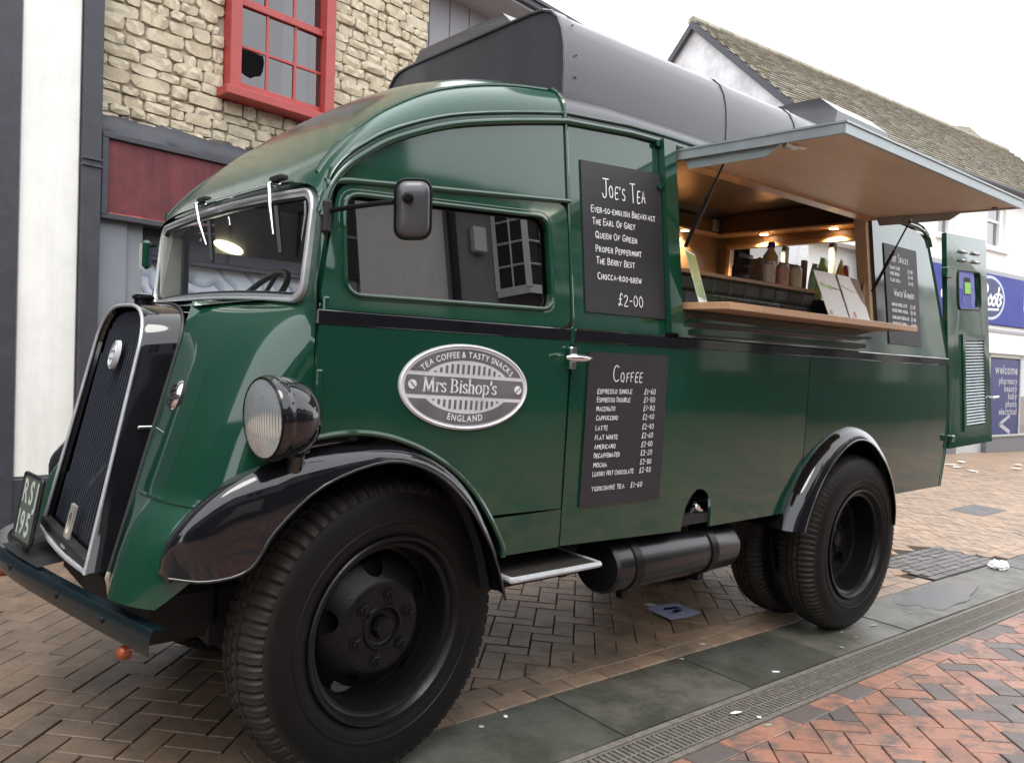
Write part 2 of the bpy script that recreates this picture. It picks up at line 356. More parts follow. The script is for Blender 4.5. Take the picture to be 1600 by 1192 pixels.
# ------------------------------------------------------------------ mesh helpers
class MB:
    def __init__(s): s.v = []; s.f = []; s.smooth = False
    def add(s, verts, faces):
        o = len(s.v); s.v += [tuple(p) for p in verts]; s.f += [tuple(i + o for i in f) for f in faces]; return s
    def xf(s, M, start=0):
        s.v[start:] = [tuple(M @ Vector(p)) for p in s.v[start:]]; return s
    def box(s, x0, x1, y0, y1, z0, z1, c=0.0):
        if c <= 0:
            return s.add([(x, y, z) for z in (z0, z1) for y in (y0, y1) for x in (x0, x1)],
                         [(0, 2, 3, 1), (4, 5, 7, 6), (0, 1, 5, 4), (2, 6, 7, 3), (0, 4, 6, 2), (1, 3, 7, 5)])
        bm = bmesh.new()
        vs = [bm.verts.new((x, y, z)) for z in (z0, z1) for y in (y0, y1) for x in (x0, x1)]
        for f in [(0, 2, 3, 1), (4, 5, 7, 6), (0, 1, 5, 4), (2, 6, 7, 3), (0, 4, 6, 2), (1, 3, 7, 5)]: bm.faces.new([vs[i] for i in f])
        bmesh.ops.bevel(bm, geom=bm.edges[:], offset=c, segments=1, affect='EDGES')
        bm.verts.index_update()
        s.add([v.co[:] for v in bm.verts], [[v.index for v in f.verts] for f in bm.faces]); bm.free(); return s
    def tube(s, path, r, n=8, closed=False, caps=True):
        P = [Vector(p) for p in path]; m = len(P)
        rs = r if isinstance(r, (list, tuple)) else [r] * m
        rings = []; prev = None
        for i in range(m):
            if closed: t = P[(i + 1) % m] - P[i - 1]
            else: t = P[min(i + 1, m - 1)] - P[max(i - 1, 0)]
            t.normalize()
            if prev is None:
                a = Vector((0, 0, 1)) if abs(t.z) < .9 else Vector((1, 0, 0))
                u = t.cross(a).normalized()
            else:
                u = (prev - t * prev.dot(t)).normalized()
            w = t.cross(u); prev = u
            rings.append([P[i] + (u * cos(2 * pi * k / n) + w * sin(2 * pi * k / n)) * rs[i] for k in range(n)])
        o = len(s.v); s.v += [tuple(p) for rg in rings for p in rg]
        for i in range(m if closed else m - 1):
            j = (i + 1) % m
            for k in range(n):
                k2 = (k + 1) % n
                s.f.append((o + i * n + k, o + i * n + k2, o + j * n + k2, o + j * n + k))
        if caps and not closed:
            s.f.append(tuple(o + k for k in range(n))[::-1]); s.f.append(tuple(o + (m - 1) * n + k for k in range(n)))
        return s
    def cyl(s, p0, p1, r0, r1=None, n=16): return s.tube([p0, p1], [r0, r0 if r1 is None else r1], n)
    def lathe(s, prof, n=48, axis='Y', closed=False):
        """prof: (radius, height along axis)"""
        o = len(s.v); m = len(prof)
        for k in range(n):
            a = 2 * pi * k / n
            for r, h in prof:
                if axis == 'Y': s.v.append((r * cos(a), h, r * sin(a)))
                elif axis == 'X': s.v.append((h, r * cos(a), r * sin(a)))
                else: s.v.append((r * cos(a), r * sin(a), h))
        for k in range(n):
            k2 = (k + 1) % n
            for i in range(m if closed else m - 1):
                j = (i + 1) % m
                s.f.append((o + k * m + i, o + k2 * m + i, o + k2 * m + j, o + k * m + j))
        return s
    def grid(s, rows, closed_u=False):
        o = len(s.v); m = len(rows[0]); s.v += [tuple(p) for r in rows for p in r]
        for i in range(len(rows) - 1):
            for j in range(m if closed_u else m - 1):
                j2 = (j + 1) % m
                s.f.append((o + i * m + j, o + i * m + j2, o + (i + 1) * m + j2, o + (i + 1) * m + j))
        return s
    def fill(s, loops, fn, back=None):
        """flat outline with holes; fn(u,v)->3D front; back(u,v)->3D gives thickness"""
        pts = [p for lp in loops for p in lp]
        tris = tessellate_polygon([[Vector((p[0], p[1], 0)) for p in lp] for lp in loops])
        o = len(s.v); s.v += [tuple(fn(*p)) for p in pts]; s.f += [tuple(o + i for i in t) for t in tris]
        if back:
            o2 = len(s.v); s.v += [tuple(back(*p)) for p in pts]; s.f += [tuple(o2 + i for i in t[::-1]) for t in tris]
            k = 0
            for lp in loops:
                m = len(lp)
                for i in range(m):
                    j = (i + 1) % m; s.f.append((o + k + i, o + k + j, o2 + k + j, o2 + k + i))
                k += m
        return s
    def mesh(s, name, m, smooth=35, mats=None):
        me = bpy.data.meshes.new(name); me.from_pydata(s.v, [], s.f); me.validate(clean_customdata=False)
        bm = bmesh.new(); bm.from_mesh(me)
        bmesh.ops.remove_doubles(bm, verts=bm.verts, dist=1e-5)
        bmesh.ops.recalc_face_normals(bm, faces=bm.faces)
        bm.to_mesh(me); bm.free()
        if m: me.materials.append(m)
        if smooth:
            me.polygons.foreach_set('use_smooth', [True] * len(me.polygons)); me.set_sharp_from_angle(angle=radians(smooth))
        me.update(); return me
    def build(s, name, m, parent=None, smooth=35, label=None, kind=None):
        return link(name, s.mesh(name, m, smooth), parent, label, kind)

def link(name, me, parent=None, label=None, kind=None):
    o = bpy.data.objects.new(name, me); COL.objects.link(o)
    if parent: o.parent = parent
    if label: o['label'] = label
    if kind: o['kind'] = kind
    return o

def thing(name, label, cat, loc=(0, 0, 0), group=None, rot=None):
    o = bpy.data.objects.new(name, None); COL.objects.link(o); o.location = loc; o.empty_display_size = .1
    if rot: o.rotation_euler = rot
    o['label'] = label; o['category'] = cat
    if group: o['group'] = group
    return o

def tag(o, label, cat, group=None):
    o['label'] = label; o['category'] = cat
    if group: o['group'] = group
    return o

def rrect(x0, x1, z0, z1, r, n=5):
    pts = []
    for cx, cz, a0 in ((x1 - r, z1 - r, 0), (x0 + r, z1 - r, 90), (x0 + r, z0 + r, 180), (x1 - r, z0 + r, 270)):
        for k in range(n + 1):
            a = radians(a0 + 90 * k / n); pts.append((cx + r * cos(a), cz + r * sin(a)))
    return pts

def rquad(c, r, n=5):
    """rounded quad from 4 corners (in order)"""
    out = []; m = len(c)
    for i in range(m):
        p = Vector(c[i]); a = (Vector(c[i - 1]) - p); b = (Vector(c[(i + 1) % m]) - p)
        a = p + a.normalized() * min(r, a.length * .45); b = p + b.normalized() * min(r, b.length * .45)
        for k in range(n + 1):
            t = k / n; q = a * (1 - t) ** 2 + p * 2 * t * (1 - t) + b * t * t; out.append((q.x, q.y))
    return out

def interp(tab, x):
    if x <= tab[0][0]: return tab[0][1]
    for (x0, y0), (x1, y1) in zip(tab, tab[1:]):
        if x <= x1: return y0 + (y1 - y0) * (x - x0) / (x1 - x0)
    return tab[-1][1]

def catmull(P, n=6):
    P = [Vector(p) for p in P]; out = []
    for i in range(len(P) - 1):
        p0 = P[max(i - 1, 0)]; p1 = P[i]; p2 = P[i + 1]; p3 = P[min(i + 2, len(P) - 1)]
        for k in range(n):
            t = k / n
            out.append(.5 * ((2 * p1) + (p2 - p0) * t + (2 * p0 - 5 * p1 + 4 * p2 - p3) * t * t + (3 * p1 - p0 - 3 * p2 + p3) * t ** 3))
    out.append(P[-1]); return out

# ------------------------------------------------------------------ lettering
GL = {}
def cache_glyphs(chars, offset, key):
    obs = []
    for ch in chars:
        cu = bpy.data.curves.new('glyph', 'FONT'); cu.body = ch; cu.size = 1; cu.offset = offset; cu.resolution_u = 3
        o = bpy.data.objects.new('glyph', cu); COL.objects.link(o); obs.append((ch, o))
    dg = bpy.context.evaluated_depsgraph_get()
    for ch, o in obs:
        me = bpy.data.meshes.new_from_object(o.evaluated_get(dg))
        v = [(p.co.x, p.co.y) for p in me.vertices]; f = [tuple(p.vertices) for p in me.polygons]
        x0 = min(p[0] for p in v); x1 = max(p[0] for p in v)
        GL[key, ch] = ([(p[0] - x0, p[1]) for p in v], f, x1 - x0)
        bpy.data.meshes.remove(me)
    for ch, o in obs:
        c = o.data; bpy.data.objects.remove(o); bpy.data.curves.remove(c)
cache_glyphs('ENGLADTCOFSKY&', .018, 'b')
cache_glyphs('welcomphaybutyingectricalRSJ195cbBotsdf2', .03, 'b2')

def printed(mb, text, h, fn, key='b', gap=.09, sx=1.0, align='l'):
    """fn(x, y) maps text space (metres, baseline origin) to 3D"""
    k = h / .70
    w = sum((GL[key, c][2] + gap) * sx if c != ' ' else .32 * sx for c in text) * k
    x = {'l': 0, 'c': -w / 2, 'r': -w}[align]
    for c in text:
        if c == ' ': x += .32 * sx * k; continue
        v, f, a = GL[key, c]
        mb.add([fn(x + p[0] * k * sx, p[1] * k) for p in v], f); x += (a + gap) * sx * k
    return mb

SF = {
'A': (.7, [[(0, 0), (.33, 1), (.66, 0)], [(.1, .36), (.56, .38)]]),
'B': (.6, [[(0, 0), (.02, 1), (.38, .93), (.45, .75), (.3, .56), (.02, .5)], [(.3, .56), (.54, .32), (.45, .07), (0, 0)]]),
'C': (.65, [[(.6, .88), (.38, 1), (.12, .84), (0, .48), (.1, .13), (.34, 0), (.62, .1)]]),
'D': (.65, [[(0, 0), (0, 1), (.36, .92), (.6, .52), (.4, .1), (0, 0)]]),
'E': (.5, [[(.5, 1), (0, .97), (0, 0), (.5, .02)], [(0, .5), (.4, .52)]]),
'F': (.5, [[(.5, 1), (0, .96), (0, 0)], [(0, .5), (.38, .52)]]),
'G': (.7, [[(.6, .86), (.36, 1), (.1, .82), (0, .45), (.12, .1), (.38, 0), (.62, .18), (.62, .45), (.38, .45)]]),
'H': (.62, [[(0, 0), (0, 1)], [(.58, 0), (.58, 1)], [(0, .5), (.58, .52)]]),
'I': (.12, [[(.06, 0), (.06, 1)]]),
'J': (.62, [[(.1, 1), (.75, 1.02)], [(.45, 1), (.44, .2), (.3, 0), (.1, .04), (0, .2)]]),
'K': (.6, [[(0, 0), (0, 1)], [(.55, 1), (.04, .48), (.58, 0)]]),
'L': (.5, [[(0, 1), (0, 0), (.5, .02)]]),
'M': (.8, [[(0, 0), (.08, 1), (.38, .3), (.68, 1), (.76, 0)]]),
'N': (.65, [[(0, 0), (.02, 1), (.58, 0), (.6, 1)]]),
'O': (.7, [[(.34, 1), (.08, .8), (0, .45), (.14, .08), (.36, 0), (.6, .15), (.66, .55), (.55, .88), (.34, 1)]]),
'P': (.55, [[(0, 0), (.02, 1), (.4, .92), (.5, .7), (.35, .5), (.02, .45)]]),
'Q': (.75, [[(.34, 1), (.08, .8), (0, .45), (.14, .08), (.36, 0), (.6, .15), (.66, .55), (.55, .88), (.34, 1)], [(.4, .25), (.74, -.08)]]),
'R': (.6, [[(0, 0), (.02, 1), (.4, .92), (.5, .72), (.35, .54), (.02, .48)], [(.25, .5), (.58, 0)]]),
'S': (.55, [[(.5, .9), (.26, 1), (.04, .8), (.12, .56), (.4, .44), (.5, .22), (.3, 0), (0, .08)]]),
'T': (.62, [[(0, 1), (.62, 1.02)], [(.31, 1), (.3, 0)]]),
'U': (.6, [[(0, 1), (.02, .2), (.2, 0), (.44, .06), (.56, .3), (.58, 1)]]),
'V': (.62, [[(0, 1), (.3, 0), (.62, 1)]]),
'W': (.9, [[(0, 1), (.2, 0), (.44, .7), (.66, 0), (.88, 1)]]),
'X': (.6, [[(0, 0), (.58, 1)], [(0, 1), (.58, 0)]]),
'Y': (.6, [[(0, 1), (.3, .5), (.6, 1)], [(.3, .5), (.28, 0)]]),
'0': (.55, [[(.26, 1), (.04, .7), (.04, .25), (.26, 0), (.5, .28), (.5, .75), (.26, 1)]]),
'1': (.2, [[(.02, .8), (.14, 1), (.12, 0)]]),
'2': (.52, [[(.02, .8), (.2, 1), (.46, .88), (.42, .6), (0, 0), (.5, .02)]]),
'3': (.5, [[(.02, .9), (.3, 1), (.44, .76), (.2, .54), (.48, .34), (.3, 0), (0, .1)]]),
'4': (.55, [[(.4, 0), (.38, 1), (0, .32), (.54, .34)]]),
'6': (.5, [[(.44, .95), (.14, .7), (.02, .3), (.2, 0), (.46, .16), (.4, .44), (.08, .36)]]),
'8': (.5, [[(.25, .54), (.04, .76), (.25, 1), (.46, .78), (.25, .54), (.02, .26), (.25, 0), (.5, .26), (.25, .54)]]),
'-': (.4, [[(.04, .5), (.36, .52)]]),
"'": (.12, [[(.08, 1.05), (.04, .85)]]),
'£': (.55, [[(.5, .9), (.32, 1.05), (.2, .85), (.22, .1), (.08, -.08), (0, .05), (.14, .12), (.5, -.02)], [(.04, .5), (.42, .54)]]),
}
def ribbon(mb, pts, w, fn):
    P = [Vector(p) for p in pts]; n = len(P); L = []; Rr = []
    for i in range(n):
        t = (P[min(i + 1, n - 1)] - P[max(i - 1, 0)]).normalized(); nn = Vector((-t.y, t.x))
        ww = w(t) if callable(w) else w * random.uniform(.8, 1.15)
        q = P[i] + (t * ww * .4 if i == n - 1 else (-t * ww * .4 if i == 0 else Vector((0, 0))))
        L.append(q + nn * ww / 2); Rr.append(q - nn * ww / 2)
    o = len(mb.v); mb.v += [tuple(fn(*p)) for p in L] + [tuple(fn(*p)) for p in Rr]
    for i in range(n - 1): mb.f.append((o + i, o + i + 1, o + n + i + 1, o + n + i))

def smooth2(pts, n=3):
    if len(pts) < 4: return pts
    return [(p.x, p.y) for p in catmull([(a, b, 0) for a, b in pts], n)]

def chalk(mb, text, x, y, h, w, fn, small=.72, pen=.0032, jit=.05):
    """hand-drawn capitals: first letter of each word tall; text squeezed to width w"""
    words = text.split(' '); items = []; cx = 0
    for wi, wd in enumerate(words):
        for i, ch in enumerate(wd):
            hh = 1 if (i == 0 or (ch in '£0123456789' and small == 1)) else small
            gw, st = SF[ch]; items.append((cx, hh, st)); cx += gw * hh * (.85 if hh == 1 else .9) + .2
        cx += .38
    cx -= .58
    sx = w / cx
    for ox, hh, st in items:
        dy = random.uniform(-jit, jit) * h; sl = random.uniform(-.05, .08)
        for s in st:
            q = smooth2([((ox + (a * hh * .85) + sl * b) * sx + x, y + dy + b * hh * h) for a, b in s])
            ribbon(mb, q, pen, fn)
    return mb

# ------------------------------------------------------------------ ground
G0, G1 = .0182, .01978
def GZ(x, y):
    xx = min(max(x, -6), 24); k = min(1, max(0, (15 - x) / 8))
    c = .04 * min(y, 3.5) if y > -.2 else -.008 + .02 * (-.2 - max(y, -4))
    return G0 - G1 * xx + c * k + (1 - k) * (.02 if y > 0 else 0)
def tilt(x, y):
    e = .05
    n = Vector((-(GZ(x + e, y) - GZ(x - e, y)) / (2 * e), -(GZ(x, y + e) - GZ(x, y - e)) / (2 * e), 1)).normalized()
    q = Vector((0, 0, 1)).rotation_difference(n); return q.to_matrix().to_4x4()

xs = [-80, -40, -20, -10] + [-6 + .5 * i for i in range(61)] + [26, 30, 40, 60, 100, 160]
ys = [-80, -40, -20, -12, -8] + [-6 + .4 * i for i in range(14)] + [-.35, -.2, 0, .3] + [.6 + .4 * i for i in range(16)] + [8, 12, 20, 40, 90]
g = MB().grid([[(x, y, GZ(x, y) - .017) for x in xs] for y in ys]).build('ground', MT['ground'], kind='structure')
g['label'] = 'worn block paving of the street running off past the shops'

def herring(x0, x1, y0, y1, ang=45, L=.2, W=.1, gap=.006, halfs=()):
    """45 degree herringbone in a rectangle; yields (poly, centre, angle, whole)"""
    a = radians(ang); ca, sa = cos(a), sin(a)
    R = max(abs(x0), abs(x1), abs(y0), abs(y1)) * 1.5; n = int(R / W) + 2
    out = []
    def place(cx, cy, lx, ly, rot):
        X = cx * ca - cy * sa; Y = cx * sa + cy * ca
        if not (x0 - .12 < X < x1 + .12 and y0 - .12 < Y < y1 + .12): return
        th = a + rot; c, s = cos(th), sin(th)
        hl, hw = (L - gap) / 2, (W - gap) / 2
        P = [(X + u * c - v * s, Y + u * s + v * c) for u, v in ((-hl, -hw), (hl, -hw), (hl, hw), (-hl, hw))]
        Q = P; whole = True
        for nx, ny, d in ((1, 0, x0), (-1, 0, -x1), (0, 1, y0), (0, -1, -y1)) + tuple(halfs):
            q = []
            for i in range(len(Q)):
                p, r = Q[i], Q[(i + 1) % len(Q)]
                dp = p[0] * nx + p[1] * ny - d; dr = r[0] * nx + r[1] * ny - d
                if dp >= 0: q.append(p)
                if (dp >= 0) != (dr >= 0):
                    t = dp / (dp - dr); q.append((p[0] + t * (r[0] - p[0]), p[1] + t * (r[1] - p[1])))
            if len(q) != len(Q) or any(abs(m[0] - k[0]) + abs(m[1] - k[1]) > 1e-6 for m, k in zip(q, Q)): whole = False
            Q = q
            if len(Q) < 3: return
        ar = abs(sum(Q[i][0] * Q[(i + 1) % len(Q)][1] - Q[(i + 1) % len(Q)][0] * Q[i][1] for i in range(len(Q)))) / 2
        if ar < .0012: return
        out.append((Q, (X, Y), th, whole))
    for i in range(-n, n):
        for j in range(-n, n):
            t = (i - j) % 4
            if t == 0: place((i + 1) * W, (j + .5) * W, L, W, 0)
            elif t == 3: place((i + .5) * W, (j + 1) * W, L, W, pi / 2)
    return out

def course(x0, x1, y0, W=.1, L=.2, gap=.006, off=0):
    out = []; x = x0 - off
    while x < x1:
        c = (x + L / 2, y0 + W / 2)
        P = [(x + gap / 2, y0 + gap / 2), (x + L - gap / 2, y0 + gap / 2), (x + L - gap / 2, y0 + W - gap / 2), (x + gap / 2, y0 + W - gap / 2)]
        out.append((P, c, 0, True)); x += L
    return out

def brick_mesh(name, L, W, H, m, c=.0028):
    b = MB(); hl, hw = L / 2, W / 2
    rings = [(hl, hw, -H), (hl, hw, -c), (hl - c, hw - c, 0)]
    v = [(sx * a, sy * e, z) for a, e, z in rings for sx, sy in ((-1, -1), (1, -1), (1, 1), (-1, 1))]
    f = [(8, 9, 10, 11)] + [(r * 4 + i, r * 4 + (i + 1) % 4, r * 4 + 4 + (i + 1) % 4, r * 4 + 4 + i) for r in (0, 1) for i in range(4)]
    return b.add(v, f).mesh(name, m, 0)

def hidden(u, v):
    if ((u - 575) / 180) ** 2 + ((v - 985) / 200) ** 2 < 1: return True
    if 500 < u < 1470 and v < 862 - .15 * (u - 880): return True
    if ((u - 1300) / 105) ** 2 + ((v - 850) / 120) ** 2 < 1: return True
    return 60 < u < 480 and v < 880

def lay(parent, items, m, name, H=.016, limit=300, L=.2, W=.1, gap=.006):
    me = brick_mesh(name, L - gap, W - gap, H, m)
    sc = []
    for it in items:
        p = project((it[1][0], it[1][1], GZ(*it[1])))
        vis = p is not None and -30 < p[0] < 1630 and p[1] < 1230 and not hidden(p[0], p[1])
        sc.append((0 if vis else 1, p[2] if p else 99, it))
    sc.sort(key=lambda s: s[:2])
    rest = MB(); k = 0
    for vis, d, (Q, c, th, whole) in sc:
        dz = random.uniform(-.0018, .0018)
        if not vis and k < limit:
            k += 1
            if whole:
                o = link(name, me, parent)
                o.matrix_local = Matrix.Translation((c[0], c[1], GZ(*c) + dz)) @ tilt(*c) @ Matrix.Rotation(random.uniform(-.008, .008), 4, 'X') @ Matrix.Rotation(th + random.uniform(-.012, .012), 4, 'Z')
            else:
                b = MB(); n = len(Q); z = GZ(*c) + dz
                b.add([(p[0], p[1], GZ(*p) + dz) for p in Q] + [(p[0], p[1], GZ(*p) - H) for p in Q], [tuple(range(n))] + [(i, (i + 1) % n, n + (i + 1) % n, n + i) for i in range(n)])
                b.build(name, m, parent, 0)
        else:
            n = len(Q)
            rest.add([(p[0], p[1], GZ(*p) + dz) for p in Q] + [(p[0], p[1], GZ(*p) - H) for p in Q], [tuple(range(n))] + [(i, (i + 1) % n, n + (i + 1) % n, n + i) for i in range(n)])
    if rest.v: rest.build('further_bricks', m, parent, 0, kind='stuff')

def bed(name, x0, x1, y0, y1, m, label, dz=-.013):
    nx = max(2, int((x1 - x0) / .5)); ny = max(2, int((y1 - y0) / .25))
    o = MB().grid([[(x0 + (x1 - x0) * i / nx, y0 + (y1 - y0) * j / ny, GZ(x0 + (x1 - x0) * i / nx, y0 + (y1 - y0) * j / ny) + dz) for i in range(nx + 1)] for j in range(ny + 1)]).build(name, m, kind='structure')
    o['label'] = label; return o

EX0, EX1, EY0, EY1 = 4.47, 5.66, .30, .77           # inset of grey setts in the paving
pav = bed('pavement', -3.2, 15.5, .275, 5.4, MT['joint'], 'tan herringbone block paving the van stands on')
tan = [t for t in herring(-3, 15.3, .475, 5.2) if not (EX0 - .03 < t[1][0] < EX1 + .03 and EY0 - .05 < t[1][1] < EY1 + .05)]
tan += [t for t in course(-3, 15.3, .275) + course(-3, 15.3, .375, off=.1) if not (EX0 - .1 < t[1][0] < EX1 + .1 and EY0 - .02 < t[1][1] < EY1)]
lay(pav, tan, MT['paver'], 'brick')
# cover of grey setts
cov = bed('access_cover', EX0, EX1, .285, EY1, MT['joint'], 'square inset of grey setts in the tan paving behind the van', -.006)
st = []; r = 0; y = .29
while y < EY1 - .03:
    x = EX0 + (.055 if r % 2 else 0)
    while x < EX1 - .04:
        st.append(([(x + .004, y + .004), (min(x + .115, EX1) - .004, y + .004), (min(x + .115, EX1) - .004, y + .055), (x + .004, y + .055)], (x + .057, y + .03), 0, False)); x += .115
    y += .06; r += 1
lay(cov, st, MT['sett'], 'sett', .006)
mh = MB().add([(x, y, GZ(x, y) + .003) for x, y in ((7.9, 1.2), (8.75, 1.25), (8.8, 1.62), (7.95, 1.58))], [(0, 1, 2, 3)])
o = mh.build('manhole_cover', MT['sett'], kind='structure'); o['label'] = 'small dark cover plate let into the tan paving further off'

# slab strip
sl = bed('gutter_slabs', -3.2, 15.5, -.122, .275, MT['joint'], 'strip of grey-green stone slabs along the drain', -.014)
joints = [-3.0, -2.25, -1.5, -.7, .09, .86, 1.66, 2.36, 3.12, 3.9, 4.7, 5.5, 6.3, 7.1, 7.9, 8.7, 9.5, 10.3, 11.1, 12, 13, 14, 15]
for a, b in zip(joints, joints[1:]):
    mb = MB(); n = 6
    top = [[(a + .004 + (b - a - .008) * i / n + (random.uniform(-.003, .003) if j in (0, 4) else 0), -.118 + .388 * j / 4) for i in range(n + 1)] for j in range(5)]
    dz = random.uniform(-.003, .002)
    mb.grid([[(x, y, GZ(x, y) + dz) for x, y in r] for r in top])
    ring = top[0] + [r[-1] for r in top[1:]] + top[-1][::-1][1:] + [r[0] for r in top[::-1][1:-1]]
    m = len(ring); mb.add([(x, y, GZ(x, y) + dz) for x, y in ring] + [(x, y, GZ(x, y) - .012) for x, y in ring], [(i, (i + 1) % m, m + (i + 1) % m, m + i) for i in range(m)])
    mb.build('slab', MT['slab'], sl, 40)

# slot drain: trough edges and cast gratings
dr = bed('drain_channel', -3.2, 15.5, -.335, -.122, MT['drain'], 'long narrow drain with cast iron gratings along the slabs', -.015)
for y0, y1 in ((-.150, -.124), (-.333, -.307)):
    mb = MB().grid([[(x * .5 - 3, y, GZ(x * .5 - 3, y) + dz) for x in range(37)] for y, dz in ((y0, -.012), (y0, -.003), (y1, -.003), (y1, -.012))])
    mb.build('channel_edge', MT['drain'], dr, 0)
x = -3.0
while x < 15:
    mb = MB(); ln = .5; bar = .0125 if x < 5 else .05
    for i in range(int(ln / bar / 2)):
        xa = x + .004 + i * bar * 2
        z = GZ(xa, -.23)
        mb.box(xa, xa + bar, -.300, -.158, z - .012, z - .005)
    for y in (-.300, -.2325, -.165):
        mb.add([(x + .002, y, GZ(x, y) - .004), (x + ln - .002, y, GZ(x + ln, y) - .004), (x + ln - .002, y + .008, GZ(x + ln, y) - .004), (x + .002, y + .008, GZ(x, y) - .004)], [(0, 1, 2, 3)])
    mb.build('grating', MT['drain'], dr, 0); x += ln

# red brick carriageway
red = bed('red_brick_road', -40, 40, -7.5, -.335, MT['redground'], 'red and charcoal herringbone brick road in front of the drain')
rd = herring(-3.1, 12, -4.4, -.445) + course(-3.1, 12, -.442)
lay(red, rd, MT['redbrick'], 'brick')

# dark wet stain left on the slabs
pts = [(4.06 + .52 * cos(a) * (1 + .22 * sin(3 * a + 1) + .06 * sin(11 * a)), .085 + .135 * sin(a) * (1 + .2 * sin(2 * a) + .09 * sin(9 * a + 2))) for a in [2 * pi * k / 40 for k in range(40)]]
pm, pn, pl, pb = mat('wet_film'); pb.inputs['Base Color'].default_value = (.128, .124, .108, 1); pb.inputs['Roughness'].default_value = .20
o = MB().fill([pts], lambda x, y: (x, y, GZ(x, y) + .0035)).build('puddle', pm, None, 0, kind='structure'); o['label'] = 'thin puddle on the slabs by the back wheel'

# ------------------------------------------------------------------ stone building, left
FA = radians(8.7); P0 = (-.55, 3.372, 0)
WY = .12
stb = thing('stone_building', 'rubble stone house with a red sash window and a maroon shop fascia', 'building', P0, rot=(0, 0, FA))
W_S0, W_S1, W_Z0, W_Z1 = 1.335, 2.215, 3.20, 4.72           # window opening
wall = MB().fill([[(.465, 2.70), (3.26, 2.70), (3.26, 7.4), (.465, 7.4)], [(W_S0, W_Z0), (W_S0, W_Z1), (W_S1, W_Z1), (W_S1, W_Z0)]],
                 lambda x, z: (x, WY + .02, z), lambda x, z: (x, WY + .42, z))
wall.box(3.0, 3.26, WY + .42, 5.2, 2.7, 7.4)
wall = wall.build('wall', MT['mortar'], stb, 0)
def stone_mesh(i):
    """roughly squared rubble block: angular outline, broken face"""
    rg = random.Random(i); b = MB(); out = []
    cor = [(-.5, -.5), (.5, -.5), (.5, .5), (-.5, .5)]
    for k in range(4):
        p, q = cor[k], cor[(k + 1) % 4]
        cx, cz = rg.uniform(.0, .05), rg.uniform(.0, .09)
        c = (p[0] - math.copysign(cx, p[0]), p[1] - math.copysign(cz, p[1]))
        if rg.random() < .55:                                # knocked-off corner
            e = rg.uniform(.05, .14); d = (q[0] - p[0], q[1] - p[1]); pr = cor[k - 1]; d2 = (pr[0] - p[0], pr[1] - p[1])
            out += [(c[0] + d2[0] * e, c[1] + d2[1] * e * 1.6), (c[0] + d[0] * e, c[1] + d[1] * e * 1.6)]
        else: out.append(c)
        for t in ((.35, .7) if k % 2 == 0 else (.5,)):
            out.append((p[0] + (q[0] - p[0]) * t + (rg.uniform(-.03, .02) if k % 2 else rg.uniform(-.04, .04)) * -math.copysign(1, p[0] + q[0] if k % 2 else 1), p[1] + (q[1] - p[1]) * t + (rg.uniform(-.06, .05) if k % 2 == 0 else 0)))
    n = len(out)
    rings = [(1, .0), (.985, -.62), (.935, -.90)]
    v = [(p[0] * k, y + (rg.uniform(-.12, .10) if y < -.8 else 0), p[1] * k) for k, y in rings for p in out]
    f = [(r * n + i, r * n + (i + 1) % n, (r + 1) * n + (i + 1) % n, (r + 1) * n + i) for r in (0, 1) for i in range(n)]
    o = 3 * n; m = 3
    v += [(x + rg.uniform(-.08, .08), -1 + rg.uniform(-.35, .2), rg.uniform(-.16, .16)) for x in (-.26, .02, .28)]
    for i in range(n):
        a_, c_ = v[2 * n + i], v[2 * n + (i + 1) % n]; mid = (a_[0] + c_[0]) / 2
        f.append((2 * n + i, 2 * n + (i + 1) % n, o + min(range(3), key=lambda q: abs(v[o + q][0] - mid))))
    for q in range(2):
        js = [i for i in range(n) if min(range(3), key=lambda z: abs(v[o + z][0] - (v[2 * n + i][0] + v[2 * n + (i + 1) % n][0]) / 2)) != min(range(3), key=lambda z: abs(v[o + z][0] - (v[2 * n + (i + 1) % n][0] + v[2 * n + (i + 2) % n][0]) / 2))]
    for i in js if n else []:
        pass
    near_c = lambda i: min(range(3), key=lambda z: abs(v[o + z][0] - (v[2 * n + i % n][0] + v[2 * n + (i + 1) % n][0]) / 2))
    for i in range(n):
        a_, c_ = near_c(i), near_c(i + 1)
        if a_ != c_: f.append((2 * n + (i + 1) % n, o + c_, o + a_))
    return b.add(v, f).mesh('stone', MT['stone'], 24)
SM = [stone_mesh(i) for i in range(16)]
SMV = [([v.co[:] for v in m.vertices], [tuple(p.vertices) for p in m.polygons]) for m in SM]
stones = []
z = 2.79
while z < 7.35:
    h = random.uniform(.048, .092); x = .47 + random.uniform(-.05, .04)
    while x < 3.27:
        w = random.uniform(.09, .25) * (1.1 if h > .075 else .85)
        a, b = max(x, .472), min(x + w, 3.268)
        if z < W_Z1 and z + h > W_Z0 - .02:
            if a < W_S0 < b: b = W_S0 - .004
            elif a >= W_S0 and a < W_S1:
                x = W_S1 + .004; continue
        if b - a > .045: stones.append(((a + b) / 2, z + h / 2 + random.uniform(-.008, .008), b - a, h * random.uniform(.92, 1.12)))
        x = max(b, a + .02) + .008
    z += h + .008
Rz = Matrix.Rotation(FA, 4, 'Z'); Mst = Matrix.Translation(P0) @ Rz
ranked = []
for s in stones:
    p = project(Mst @ Vector((s[0], WY, s[1])))
    ok = p and -40 < p[0] < 1640 and -30 < p[1] < 420 and not (p[0] > 300 and p[1] > 240)
    ranked.append((0 if ok else 1, p[2] if p else 99, s))
ranked.sort(key=lambda t: t[:2])
rest = MB()
